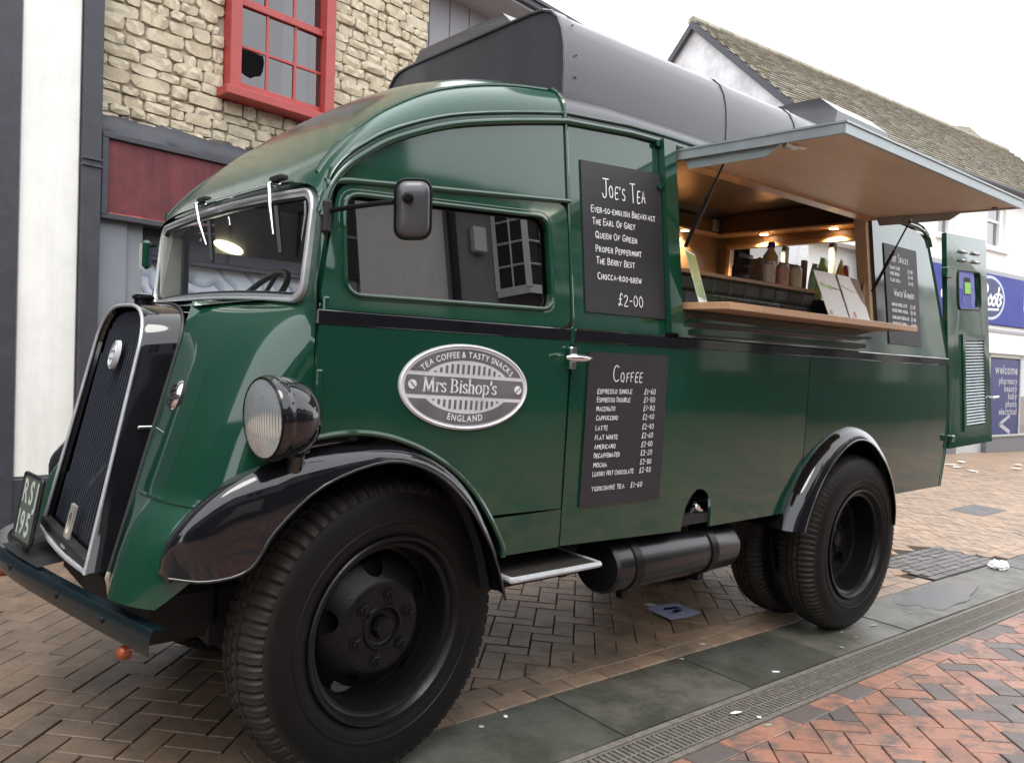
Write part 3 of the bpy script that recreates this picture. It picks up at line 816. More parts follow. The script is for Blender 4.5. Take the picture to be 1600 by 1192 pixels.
for k, (hid, d, (cx, cz, w, h)) in enumerate(ranked):
    i = random.randrange(16); dp = random.uniform(.018, .034); ro = random.uniform(-.05, .05)
    if not hid and k < 300:
        o = link('stone', SM[i], wall); o.location = (cx, WY + .022, cz); o.scale = (w, dp, h + .004); o.rotation_euler = (0, ro, 0)
    else:
        rest.add([(cx + v[0] * w, WY + .022 + v[1] * dp, cz + v[2] * h) for v in SMV[i][0]], SMV[i][1])
rest.build('further_stones', MT['stone'], wall, 60, kind='stuff')
# lead flashing strip over the fascia
rg = random.Random(4); rows = []
for j, (y, zz) in enumerate(((WY + .02, 2.86), (WY - .03, 2.835), (WY - .06, 2.79), (WY - .085, 2.735), (WY - .085, 2.70), (WY + .02, 2.70))):
    rows.append([(.47 + i * .06, y + rg.uniform(-.012, .012), zz + (rg.uniform(-.02, .016) if j < 2 else rg.uniform(-.006, .006))) for i in range(47)])
MB().grid(rows).build('flashing', MT['greydark'], stb, 60)
fr = MB().box(.475, 3.26, -.01, WY + .3, 2.665, 2.702, .004).box(.475, .515, -.01, WY + .3, 2.18, 2.665, .004).box(.475, 3.26, -.01, WY + .3, 2.165, 2.20, .004)
fr.build('fascia_frame', MT['greydark'], stb)
MB().box(.517, 3.26, .012, .10, 2.202, 2.664, .003).build('fascia_board', MT['maroon'], stb)
mb = MB()                                                       # bare worn bottom edge
for i in range(40):
    x = .53 + i * .068
    mb.box(x, x + .068, .004, .011, 2.201, 2.204 + random.random() ** 2 * .010)
mb.build('worn_edge', simple('worn_red', (.42, .075, .05), .6, var=.5, scale=40), stb, 0)
# sash window
sash = MB().box(W_S0, W_S0 + .085, .03, .22, W_Z0 + .02, W_Z1, .004).box(W_S1 - .085, W_S1, .03, .22, W_Z0 + .02, W_Z1, .004).box(W_S0, W_S1, .03, .22, W_Z1 - .08, W_Z1, .004)
sash.box(W_S0 + .085, W_S1 - .085, .085, .13, W_Z0 + .02, W_Z0 + .10, .004).box(W_S0 + .085, W_S1 - .085, .075, .15, 3.845, 3.90, .004)
sash = sash.build('window', MT['red'], stb, label='red painted sash window with one broken pane')
MB().box(W_S0 - .055, W_S1 + .025, -.03, .20, 3.155, 3.222, .008).build('sill', MT['red'], sash)
gs0, gs1 = W_S0 + .085, W_S1 - .085
cols = [gs0 + (gs1 - gs0) * k / 3 for k in range(4)]
zr = [W_Z0 + .10, 3.56, 3.845]; zu = [3.90, 4.26, W_Z1 - .08]
for zs, yy in ((zr, .10), (zu, .12)):
    for c in cols[1:3]: MB().box(c - .011, c + .011, yy - .012, yy + .016, zs[0], zs[2], .003).build('glazing_bar', MT['red'], sash)
    MB().box(gs0, gs1, yy - .010, yy + .014, zs[1] - .011, zs[1] + .011, .003).build('glazing_bar', MT['red'], sash)
    for i in range(3):
        for j in range(2):
            a, b, c, d = cols[i] + .008, cols[i + 1] - .008, zs[j] + .004, zs[j + 1] - .008
            loops = [[(a, c), (b, c), (b, d), (a, d)]]
            if yy == .10 and i == 0 and j == 0:
                w, h = b - a, d - c
                loops.append([(a + w * u, c + h * v) for u, v in ((.015, .34), (.06, .26), (.10, .29), (.28, .22), (.45, .19), (.62, .29), (.80, .34), (.90, .52), (.94, .78), (.90, .955), (.5, .985), (.18, .97), (.03, .96), (.02, .72), (.07, .63), (.02, .55))])
            tl = random.uniform(-.004, .004)
            o = MB().fill(loops, lambda x, z_: (x, yy + tl * (x - a) / .2, z_)).build('pane', MT['pane'], sash, 0)
            if len(loops) > 1: o['label'] = 'window pane with a large jagged hole'
MB().box(W_S0 - .3, W_S1 + .3, .45, 1.6, 3.0, 4.9).build('room', MT['dark'], stb, 0)
MB().box(cols[2] + .03, gs1, .30, .33, 3.3, 4.6).build('blind', MT['headliner'], stb)
# shop front under the fascia
MB().box(.467, .662, .05, .40, 0.0, 2.19, .004).box(.664, .772, .075, .40, 0.0, 2.19, .004).build('pilaster', MT['greypaint'], stb)
MB().box(.772, 3.26, .10, .35, 0, .62, .004).build('stall_riser', MT['greypaint'], stb)
MB().box(.772, 3.26, .14, .35, 1.99, 2.165, .004).box(.772, 3.26, .10, .34, 1.955, 1.985, .004).build('window_head', MT['greydark'], stb)
MB().add([(.772, .17, .62), (3.26, .17, .62), (3.26, .17, 1.955), (.772, .17, 1.955)], [(0, 1, 2, 3)]).build('shop_window', MT['whitewash'], stb, 0)
MB().box(3.0, 3.2, .08, .4, 0.0, 2.19, .004).build('pilaster', MT['greypaint'], stb)

# rendered house further left
rb = thing('rendered_house', 'white rendered pier with charcoal strips and plinth at the left edge', 'building', P0, rot=(0, 0, FA))
MB().box(.022, .352, .0, .5, .585, 8.4, .01).build('pier', MT['pier'], rb)
MB().box(-.005, .36, -.012, .5, 0.0, .583, .008).build('plinth', MT['greydark'], rb)
MB().box(.354, .466, -.03, .5, 0.0, 8.4, .006).box(.350, .470, -.042, .5, 2.46, 2.475, .003).box(.350, .470, -.042, .5, 2.50, 2.515, .003).build('corner_strip', MT['greydark'], rb)
MB().box(-.09, .02, -.025, .5, 0.0, 8.4, .006).build('corner_strip', MT['greydark'], rb)
MB().box(-.30, -.092, .02, .5, 0.0, 8.4, .006).build('pier', MT['pier'], rb)
MB().box(-2.5, -.302, .04, .5, 0.0, 8.4, .006).build('wall', MT['greydark'], rb)
MB().box(-16, -2.52, .05, .6, 2.9, 7.6).build('wall', MT['greydark'], rb, 0); MB().box(-16, -2.52, .0, .6, -.3, 2.88).build('shop_front', MT['darkint'], rb, 0)  # unseen row added, kept dark for the nose and windscreen reflections
ec = thing('unseen_dark_house', 'unseen dark house added behind the camera for the van nose to reflect', 'building', (-15, 0, 0))  # unseen house, added so the nose reflects dark and the left gets less sky
MB().box(-3, 0, -7.0, 1.4, -.5, 6.6).build('wall', MT['greydark'], ec, 0)  # wall of the added unseen house
for yy in (-6, -4, -2, 0):
    w_ = MB().box(.0, .03, yy - .5, yy + .5, 3.2, 4.6).build('window', MT['screen'], ec, 0); MB().box(.03, .05, yy - .02, yy + .02, 3.2, 4.6).build('glazing_bar', MT['white'], w_, 0)  # windows of the added unseen house
MB().add([(.3, -7.2, 6.6), (.3, 1.6, 6.6), (-3, 1.6, 7.8), (-3, -7.2, 7.8)], [(0, 1, 2, 3)]).build('roof', MT['oldslate'], ec, 0)  # roof of the added unseen house

# grey boarded building beyond the stone one
gb = thing('boarded_house', 'low grey boarded house under a dark eave behind the van roof', 'building', P0, rot=(0, 0, FA))
MB().box(3.28, 9.2, .45, 5.0, 2.6, 4.95).build('wall', MT['greyboard'], gb, 0)
MB().box(3.28, 9.2, .47, 5.0, 0.0, 2.6).build('lower_wall', MT['render'], gb, 0)
for i in range(22):
    a = 3.285 + i * .265
    MB().box(a, a + .255, .425, .449, 2.9, 4.86, .004).build('board', MT['greyboard'], gb)
MB().box(3.27, 3.36, .38, .46, 2.9, 4.9, .004).build('corner_post', MT['greyboard'], gb)
MB().box(3.24, 9.4, -.02, .55, 4.86, 4.885, .003).build('soffit', MT['greyboard'], gb)
MB().box(3.2, 9.4, -.06, .05, 4.885, 4.97, .01).build('gutter', MT['greydark'], gb)
MB().add([(3.2, -.08, 4.985), (9.4, -.08, 4.985), (9.4, 2.9, 6.3), (3.2, 2.9, 6.3), (3.2, -.08, 4.95), (9.4, -.08, 4.95), (9.4, 2.9, 6.2), (3.2, 2.9, 6.2)],
         [(0, 1, 2, 3), (7, 6, 5, 4), (0, 4, 5, 1), (0, 3, 7, 4), (1, 5, 6, 2)]).build('roof', MT['oldslate'], gb, 0)
for a in (4.3, 5.9, 7.5):
    w = MB().box(a, a + 1.15, .42, .468, .75, 2.15, .004).build('window', MT['greypaint'], gb)
    MB().box(a + .05, a + 1.1, .41, .42, .8, 2.1).build('pane', MT['pane'], w, 0)

# ------------------------------------------------------------------ white shop building at right
RA = radians(-4); P1 = (21, 5.6, 0)
ws = thing('white_shop', 'white two-storey shop with a blue fascia and a mossy tiled roof', 'building', P1, rot=(0, 0, RA))
S0, S1, EV = -8.4, 7.0, 6.42
ops = [(-3.15, -2.32), (-.72, .30), (3.0, 3.9)]
holes = [[(a, 4.72), (a, 6.12), (b, 6.12), (b, 4.72)] for a, b in ops]
MB().fill([[(S0, 4.06), (S1, 4.06), (S1, EV), (S0, EV)]] + holes, lambda x, z: (x, 0, z), lambda x, z: (x, .3, z)).build('wall', MT['render'], ws, 0)
for a, b in ops:
    f = MB().box(a, a + .09, .06, .2, 4.72, 6.12, .01).box(b - .20, b, .06, .2, 4.72, 6.12, .01).box(a, b, .06, .2, 6.03, 6.12, .01).box(a, b, .06, .2, 4.72, 4.80, .01).box(a + .09, b - .2, .09, .15, 5.38, 5.44, .005)
    f = f.build('window', MT['white'], ws)
    MB().box(a - .1, b + .12, -.08, .06, 4.62, 4.715, .008).build('sill', MT['white'], f)
    for z0, z1, yy in ((4.80, 5.38, .14), (5.44, 6.03, .11)):
        MB().add([(a + .09, yy, z0), (b - .2, yy, z0), (b - .2, yy, z1), (a + .09, yy, z1)], [(0, 1, 2, 3)]).build('pane', MT['pane'], f, 0)
    MB().box(a + .05, b - .15, .24, .28, 4.75, 6.1).build('net_curtain', simple('net_curtain', (.45, .47, .52), .9, var=.3, scale=9), f, 0)
MB().box(S0, S1, .35, 5.4, -.6, 6.3).build('core', MT['render'], ws, 0)
# gable wall and roof: ridge 2.75 m behind the front
RW, RZ = 2.75, 9.0
gab = MB().fill([[(0, -.5), (2 * RW, -.5), (2 * RW, EV), (RW, RZ - .06), (0, EV)]], lambda y, z: (S0, y, z), lambda y, z: (S0 + .3, y, z)).build('gable_wall', MT['roughcast'], ws, 0)
ml = sqrt(RW ** 2 + (RZ - EV) ** 2); ex = .32
def slope(s, d, lift=0):              # d metres down-slope from the ridge
    k = d / ml; nrm = Vector((0, -(RZ - EV), RW)).normalized()
    return (s, RW - k * RW + nrm.y * lift, RZ - k * (RZ - EV) + nrm.z * lift)
roof = MB().add([slope(S0 - .12, 0), slope(S1, 0), slope(S1, ml + ex), slope(S0 - .12, ml + ex), slope(S0 - .12, 0, -.1), slope(S1, 0, -.1), slope(S1, ml + ex, -.1), slope(S0 - .12, ml + ex, -.1)],
               [(0, 1, 2, 3), (7, 6, 5, 4), (0, 3, 7, 4), (2, 3, 7, 6)])
roof.add([(S0 - .12, RW, RZ), (S1, RW, RZ), (S1, 2 * RW + .3, EV - .28), (S0 - .12, 2 * RW + .3, EV - .28)], [(0, 1, 2, 3)])
roof = roof.build('roof', MT['oldslate'], ws, 0)
tl = MB(); rows_n = 23
for r in range(rows_n):
    d1 = (r + 1) * (ml + ex) / rows_n; d0 = d1 - (ml + ex) / rows_n * 1.25; sx = S0 - .14 + (r % 2) * .1
    while sx < S1:
        w = .2; l = random.uniform(.0, .012); e = random.uniform(-.012, .012)
        if d1 > .05:
            a, b = sx + .006, sx + w - .006
            tl.add([slope(a, max(d0, 0), .012), slope(b, max(d0, 0), .012), slope(b, d1 + e, .045 + l), slope(a, d1 + e, .045 + l), slope(b, d1 + e, .012), slope(a, d1 + e, .012)], [(0, 1, 2, 3), (3, 2, 4, 5), (0, 3, 5), (1, 4, 2)])
        sx += w
tl.build('roof_tiles', MT['rooftile'], roof, 0, kind='stuff')
for i in range(36):
    a = S0 - .12 + i * .425
    if a < S1: MB().tube([(a, RW, RZ - .02), (a + .40, RW, RZ - .02)], .115, 8).build('ridge_tile', MT['rooftile'], roof)
MB().tube([(S0 - .1, -.42, EV - .36), (S1, -.42, EV - .36)], .06, 8).build('gutter', MT['greydark'], ws)
MB().box(S0 - .13, S0 - .06, -.3, RW, 0, .12).xf(Matrix.Identity(4)).v
vb = MB()                                               # verge boards of the gable
for s_ in (1, -1):
    q = [(S0 - .13, RW - s_ * (RW + .3) * t, RZ - .02 - (RZ - EV) / RW * (RW + .3) * t) for t in (0, 1)]
    vb.add([q[0], q[1], (q[1][0], q[1][1], q[1][2] - .16), (q[0][0], q[0][1], q[0][2] - .16)] + [(p[0] + .07, p[1], p[2] - dz) for p, dz in ((q[0], 0), (q[1], 0), (q[1], .16), (q[0], .16))],
           [(0, 1, 2, 3), (7, 6, 5, 4), (0, 4, 5, 1), (3, 2, 6, 7)])
vb.build('verge_board', MT['greydark'], ws, 0)
# shop front
MB().box(-6.0, 3.6, -.10, .0, 4.02, 4.14, .01).build('cornice', MT['greyboard'], ws)
fas = MB().box(-6.0, 3.6, -.12, -.005, 2.80, 4.02, .01).build('fascia', MT['bluepaint'], ws)
F = lambda x, z: (x, -.124, z)
mb = MB(); printed(mb, 'c', .30, lambda x, y: F(-3.18 + x, 3.27 + y), 'b2'); printed(mb, 'b', .46, lambda x, y: F(1.19 + x, 3.24 + y), 'b2')
mb.build('lettering', MT['signwhite'], fas, 0)
rc = [(-.75 + .80 * cos(2 * pi * k / 48), 3.44 + .54 * sin(2 * pi * k / 48)) for k in range(48)]
ri = [(-.75 + .72 * cos(2 * pi * k / 48), 3.44 + .47 * sin(2 * pi * k / 48)) for k in range(48)]
MB().fill([rc], lambda x, z: (x, -.135, z), lambda x, z: (x, -.12, z)).build('roundel_rim', simple('roundel_rim', (.42, .46, .62), .4), fas)
MB().fill([ri], lambda x, z: (x, -.139, z), lambda x, z: (x, -.135, z)).build('roundel', MT['bluedark'], fas)
mb = MB(); pen = lambda t: .045 + .03 * abs(t.y)
def scr(x, y): return (-.75 + 1.18 * x + .22 * y, -.143, 3.44 + y * 1.1)
for q in ([(-.42, .22), (-.40, -.2)], [(-.46, .2), (-.3, .3), (-.16, .2), (-.24, .06), (-.38, .02), (-.2, .0), (-.1, -.14), (-.22, -.24), (-.42, -.18)],
          [(.0, .06), (-.09, -.06), (-.02, -.16), (.08, -.08), (.0, .06)], [(.18, .06), (.09, -.06), (.16, -.16), (.26, -.08), (.18, .06)],
          [(.34, .24), (.31, -.1), (.38, -.16)], [(.24, .1), (.46, .1)], [(.52, .06), (.44, .0), (.50, -.08), (.42, -.16)], [(-.34, -.28), (.42, -.24)]):
    ribbon(mb, smooth2(q, 5), pen, scr)
mb.build('script_lettering', MT['signwhite'], fas, 0)
MB().box(-6.0, 3.6, -.06, .3, 2.10, 2.80, .01).build('blind_box', MT['white'], ws)
MB().box(-6.0, 3.6, -.09, -.061, 2.62, 2.70, .008).build('trim', MT['greyboard'], ws)
MB().box(-.45, 3.6, -.03, .3, -.7, .0, .01).build('stall_riser', MT['stallriser'], ws)
MB().box(-.45, 3.6, -.06, .3, .0, .05, .005).build('window_sill', MT['beige'], ws)
po = MB().box(-.32, 1.38, .0, .03, .05, 1.97).build('poster', MT['bluedark'], ws, 0)
mb = MB()
for t, z, h in (('welcome', 1.60, .22), ('pharmacy', 1.345, .165), ('beauty', 1.15, .165), ('baby', .955, .165), ('photo', .755, .165), ('electrical', .56, .165)):
    printed(mb, t, h, lambda x, y: (1.28 + x, -.004, z + y), 'b2', align='r')
for q in ([(.86, .44), (.30, .06)], [(.30, .06), (.86, -.30)]):
    ribbon(mb, [(a, b * .55 + .28) for a, b in q], .10, lambda x, y: (x, -.004, y))
mb.build('lettering', MT['greyboard'], po, 0)
fr = MB().box(1.38, 1.45, -.02, .1, .05, 2.1, .005).box(-.42, -.33, -.02, .1, .05, 2.1, .005).box(2.9, 2.97, -.02, .1, .05, 2.1, .005).box(-.42, 3.6, -.02, .1, 2.0, 2.1, .005)
fr.build('window_frame', MT['beige'], ws)
MB().add([(1.45, .05, .05), (2.9, .05, .05), (2.9, .05, 2.0), (1.45, .05, 2.0)], [(0, 1, 2, 3)]).build('pane', MT['pane'], ws, 0)
MB().box(-1.95, -.45, .1, .3, -.5, 2.1).build('doorway', simple('shop_door', (.40, .41, .42), .3), ws)
MB().box(-6.0, -2.0, -.03, .3, -.7, .1, .01).build('stall_riser', MT['stallriser'], ws)
for a in (-6.0, -4.7, -3.4, -2.05):
    MB().box(a, a + .09, -.02, .1, .1, 2.1, .005).build('mullion', MT['greypaint'], ws)
MB().add([(-6, .06, .1), (-2, .06, .1), (-2, .06, 2.1), (-6, .06, 2.1)], [(0, 1, 2, 3)]).build('pane', MT['pane'], ws, 0)
MB().box(-5.2, -4.7, -.01, .02, .2, 1.6).build('yellow_poster', MT['yellow'], ws, 0)
# taller house carrying on to the right
nh = thing('neighbour_house', 'grey slate roof rising beyond the right end of the mossy roof', 'building', P1, rot=(0, 0, RA))
MB().box(7.05, 13, -.1, 6, -.6, 6.5).build('wall', MT['render'], nh, 0)
q = [(2.9, 3.05, 9.1), (3.45, 3.05, 9.32), (5.0, 3.05, 9.30)]
MB().add([(7.02, -.5, 6.2), (13, -.5, 6.2), (13, 3.2, 9.1), (7.02, 3.2, 9.1)], [(0, 1, 2, 3)]).build('roof', MT['rooftile'], nh, 0)
MB().box(2.7, 7.2, 2.9, 6.2, 6.0, 9.22).build('rear_wall', MT['roughcast'], nh, 0)
MB().add([(2.6, 2.85, 9.05), (4.4, 2.85, 9.35), (7.4, 2.85, 8.75), (7.4, 6.0, 8.75), (4.4, 6.0, 9.35), (2.6, 6.0, 9.05), (2.6, 2.85, 8.9), (4.4, 2.85, 9.2), (7.4, 2.85, 8.6)],
         [(0, 1, 4, 5), (1, 2, 3, 4), (0, 6, 7, 1), (1, 7, 8, 2)]).build('parapet_roof', MT['rooftile'], nh, 0)

# ------------------------------------------------------------------ houses over the road (they show in the van's paint and glass)
OY = -7.6
oh = thing('opposite_house', 'white and grey rendered house across the road with a bay window and a chimney', 'building', (0, OY, 0))
def opp(name, x0, x1, z0, z1, m, d=0.0, dep=.3): return MB().box(x0, x1, -dep, d, z0, z1).build(name, m, oh, 0)
opp('wall', 4.25, 5.75, 3.3, 5.55, MT['pier'])
opp('wall', 1.0, 4.2, 3.3, 5.55, MT['rendergrey'], -.02); opp('wall', 5.95, 11, 3.3, 5.55, MT['rendergrey'], -.02)
opp('shop_front', 1.0, 11, -.3, 3.28, MT['greydark'], .05); opp('fascia', 1.0, 11, 2.75, 3.45, MT['darkint'], .15)
for a, b in ((1.6, 2.6), (3.35, 4.22)):
    w = opp('window', a, b, 3.9, 5.35, MT['darkint'], .01)
    for xm in (a + (b - a) / 3, a + 2 * (b - a) / 3): MB().box(xm - .02, xm + .02, 0, .03, 3.9, 5.35).build('glazing_bar', MT['greypaint'], w, 0)
    for zm in (4.5, 5.1): MB().box(a, b, 0, .03, zm - .02, zm + .02).build('glazing_bar', MT['greypaint'], w, 0)
dp = MB().tube([(5.85, .08, .2), (5.85, .08, 5.2), (5.7, .08, 5.5)], .075, 8).build('downpipe', MT['darkint'], oh)
MB().box(6.25, 6.5, 0, .12, 4.55, 4.95, .01).build('alarm_box', MT['white'], oh)
bay = MB().grid([[(6.75, 0, z), (7.0, .45, z), (8.3, .45, z), (8.55, 0, z)] for z in (3.9, 5.4)]).build('bay_window', MT['darkint'], oh, 0)
fr = MB()
for z in (3.85, 5.36): fr.grid([[(6.72, 0, z), (6.98, .5, z), (8.32, .5, z), (8.58, 0, z)], [(6.72, 0, z + .14), (6.98, .5, z + .14), (8.32, .5, z + .14), (8.58, 0, z + .14)]])
fr.build('bay_frame', MT['white'], bay, 0)
def bp(t):                                   # point along the three bay faces
    q = [(6.75, 0), (7.0, .47), (8.3, .47), (8.55, 0)]; i = min(int(t), 2); u = t - i
    return (q[i][0] + (q[i + 1][0] - q[i][0]) * u, q[i][1] + (q[i + 1][1] - q[i][1]) * u)
for t, r in ((0, .05), (1, .07), (1.5, .025), (2, .07), (3, .05), (.5, .018), (1.25, .018), (1.75, .018), (2.5, .018)):
    x, y = bp(min(t, 2.999)); MB().tube([(x, y, 3.95), (x, y, 5.42)], r, 4).build('bay_post', MT['white'], bay)
for z in (4.34, 4.72, 5.08):
    MB().tube([(*bp(t), z) for t in (0, 1, 1.999, 2.999)], .018, 4).build('glazing_bar', MT['white'], bay)
MB().box(7.15, 8.1, .50, .515, 5.18, 5.26).build('strip_light', MT['tube'], bay, 0)
MB().add([(.8, .3, 5.55), (11.2, .3, 5.55), (11.2, -3.5, 6.3), (.8, -3.5, 6.3)], [(0, 1, 2, 3)]).build('roof', MT['oldslate'], oh, 0)
MB().tube([(.8, .3, 5.52), (11.2, .3, 5.52)], .06, 6).build('gutter', MT['darkint'], oh)
MB().box(4.75, 5.15, -.5, .1, 5.4, 7.6, .02).build('chimney', MT['greydark'], oh)
for x0, x1, h, mm, lb in ((-9, .95, 4.6, 'rendergrey', 'low grey rendered house across the road left of the bay window'), (11.1, 26, 5.4, 'pier', 'long pale rendered house across the road right of the bay window')):
    t = thing('opposite_house', lb, 'building', (0, OY, 0))
    MB().box(x0, x1, -.3, -.01, 2.9, h).build('wall', MT[mm], t, 0)
    MB().box(x0, x1, -.3, .05, -.5, 2.9).build('shop_front', MT['darkint'], t, 0)
    n = int((x1 - x0) / 2.4)
    for i in range(n):
        a = x0 + .6 + i * 2.4
        w = MB().box(a, a + 1.0, 0, .03, 3.3, min(4.6, h - .3)).build('window', MT['screen'], t, 0)
        MB().box(a + .48, a + .52, .03, .05, 3.3, min(4.6, h - .3)).build('glazing_bar', MT['white'], w, 0)
        MB().box(a - .2, a + 1.4, .05, .08, .7, 2.1).build('shop_window', MT['screen'] if i % 3 else MT['beige'], t, 0)
    MB().add([(x0, .25, h), (x1, .25, h), (x1, -3, h + 1.3), (x0, -3, h + 1.3)], [(0, 1, 2, 3)]).build('roof', MT['oldslate'], t, 0)

# ------------------------------------------------------------------ the van (own axes: x rearwards, y away from the camera, z up; it leans with the camber)
TA = .04
van = thing('food_van', 'dark green vintage lorry converted to a tea and coffee van with its hatch open', 'food van', (0, sin(TA), 1 - cos(TA)), rot=(TA, 0, 0))
MVAN = Matrix.Translation(van.location) @ Matrix.Rotation(TA, 4, 'X')
YC2 = 1.57
def yn(z): return .02 + max(0, z - 1.42) * .13 + max(0, .95 - z) * .03
def near(off): return lambda x, z: (x, yn(z) - off, z)
def far(off): return lambda x, z: (x, YC2 - yn(z) + off, z)
def mirror(mb): mb.v = [(x, YC2 - y, z) for x, y, z in mb.v]; return mb
def side(name, loops, m, off=0.0, th=.012, label=None, both=False, parent=None):
    o = MB().fill(loops, near(off), near(off - th)).build(name, m, parent or van, 30, label=label)
    if both: MB().fill(loops, far(off), far(off - th)).build(name, m, parent or van, 30)
    return o
GR, BK, DK = MT['green'], MT['black'], MT['dark']

# chassis and floor
ch = MB().box(-.45, 3.7, .36, .44, .42, .60, .006).box(-.45, 3.7, 1.13, 1.21, .42, .60, .006)
for x in (-.5, .6, 1.5, 2.3, 3.4): ch.box(x, x + .07, .44, 1.13, .46, .56)
ch.box(-.3, .5, .5, 1.07, .50, .80)
ch = ch.build('chassis', DK, van)
MB().box(-.40, .35, .46, 1.12, .27, .64, .12).build('engine_sump', DK, ch)
MB().box(-.68, -.38, .34, 1.22, .44, .655, .06).build('undertray', DK, ch)
MB().box(.43, 2.15, .04, 1.53, .662, .70).box(2.15, 3.22, .52, 1.05, .662, .70).box(3.22, 3.82, .04, 1.53, .662, .70).box(-.30, .43, .42, 1.15, .662, .70).build('floor', DK, van)
MB().cyl((0, .2, .46), (0, 1.37, .46), .045, n=12).build('front_axle', DK, van)
MB().cyl((2.81, .25, .45), (2.81, 1.32, .45), .06, n=12).lathe([(.0, .62), (.13, .66), (.17, .785), (.13, .91), (0, .95)], 20).xf(Matrix.Identity(4)).build('rear_axle', DK, van)
# ---- lower side panels
rear_lo = [(3.858, .655), (3.885, .85), (3.885, 1.085), (3.862, 1.25), (3.825, 1.392)]
arch = [(2.68 + .52 * cos(radians(a)), .50 + .50 * sin(radians(a))) for a in range(163, 16, -7)]
A = [(.668, 1.392), (.668, .665), (1.352, .645), (1.356, .69), (1.372, .745), (1.40, .785), (1.435, .812), (1.475, .812), (1.512, .79), (1.538, .75), (1.547, .70), (1.547, .645), (2.18, .648)]
A += [p for p in arch if p[0] < 2.252 and p[1] > .648] + [(2.253, interp([(p[0], p[1]) for p in arch], 2.253)), (2.253, 1.392)]
side('side_panel', [A], GR)
B = [(2.259, 1.392), (2.259, interp([(p[0], p[1]) for p in arch], 2.259))] + [p for p in arch if p[0] > 2.262 and p[1] > .65] + [(3.20, .65)] + rear_lo
side('side_panel', [B], GR)
side('filler_recess', [[(1.30, .46), (1.60, .46), (1.60, .84), (1.30, .84)]], DK, -.16, .02)
MB().fill([[(-.30, .70), (-.30, 1.392), (3.825, 1.392), (3.885, 1.085), (3.858, .655), (3.2, .655)] + arch[::-1] + [(2.17, .655), (.45, .665), (.36, .80), (.17, .97), (-.04, 1.07), (-.2, 1.09), (-.3, 1.07)]], far(0), far(-.012)).build('side_panel', GR, van, 30, label='plain green lower panel on the far side')
BEAD = [(-.318, 1.078), (-.23, 1.091), (-.138, 1.091), (-.04, 1.072), (.063, 1.033), (.17, .97), (.262, .891), (.335, .80), (.394, .705), (.405, .66)]
door_lo = [(-.300, 1.392), (-.312, 1.086)] + BEAD[1:7] + [(.33, .806), (.652, .803), (.652, 1.392)]
door = side('cab_door', [door_lo], GR, .005, .015)
side('sill_panel', [[(.345, .794), (.394, .705), (.41, .662), (.66, .662), (.66, .797)]], GR)
MB().tube([(x, yn(z) - .002, z) for x, z in [(p.x, p.y) for p in catmull([(a, b, 0) for a, b in BEAD], 5)]], .010, 8).build('arch_bead', GR, van)
# ---- waist band
for a, b in ((-.308, .652), (.672, 3.826)):
    MB().box(a, b, yn(1.41) - .007, yn(1.41) + .01, 1.393, 1.434, .003).build('waist_band', BK, van)
mirror(MB().box(-.30, 3.82, yn(1.41) - .012, yn(1.41) + .01, 1.393, 1.434, .006)).build('waist_band', BK, van)
MB().box(.653, .671, yn(1.41) - .008, yn(1.41) + .01, 1.38, 1.44, .003).build('pillar_joint', GR, van)
# ---- upper cab door with window
dq = rquad([(-.303, 1.436), (.652, 1.436), (.652, 1.872), (-.236, 1.792)], .05)
wq = rquad([(-.222, 1.480), (.568, 1.495), (.560, 1.812), (-.222, 1.766)], .055, 7)
fr = side('door_frame', [dq, wq], GR, .004, .02, parent=door)
for gi, (rr, of) in enumerate(((.007, .006), (.005, .000))):
    q = wq if gi == 0 else [(.172 + (x - .172) * 1.035, 1.635 + (z - 1.635) * 1.085) for x, z in wq]
    MB().tube([(x, yn(z) - of, z) for x, z in q], rr, 8, closed=True).build('window_bead', GR, door)
MB().fill([wq], near(-.014)).build('door_glass', MT['tint'], door, 0, label='dark glass of the cab door')
# cab wing-piece over the door
GUT = [(-.290, 1.690), (-.268, 1.765), (-.222, 1.832), (-.150, 1.892), (-.045, 1.958), (.155, 2.043), (.41, 2.112), (.66, 2.168)]
up = [(-.232, 1.802), (.655, 1.886), (.655, 2.160)] + [(x, z - .008) for x, z in GUT[::-1][1:-2]]
side('upper_panel', [up], GR, .0, .012, both=True)
MB().tube([(x, yn(z) - .006, z) for x, z in [(p.x, p.y) for p in catmull([(-.300, 1.70, 0), (-.272, 1.765, 0), (-.232, 1.797, 0), (-.12, 1.811, 0), (.2, 1.840, 0), (.663, 1.882, 0)], 5)]], .009, 8).build('drip_rail', GR, van)
# far door: frame with a clear window
dqf = [(-.303, 1.436), (.652, 1.436), (.652, 1.872), (-.236, 1.792)]
wqf = rquad([(-.185, 1.480), (.568, 1.495), (.560, 1.812), (-.19, 1.770)], .05, 5)
MB().fill([dqf, wqf], far(0), far(-.02)).build('door_frame', GR, van, 30)
MB().fill([[(x - .01, z) for x, z in dqf], wqf], far(-.022)).build('door_lining', MT['darkint'], van, 0)
MB().fill([wqf], far(-.015)).build('door_glass', MT['glass'], van, 0)
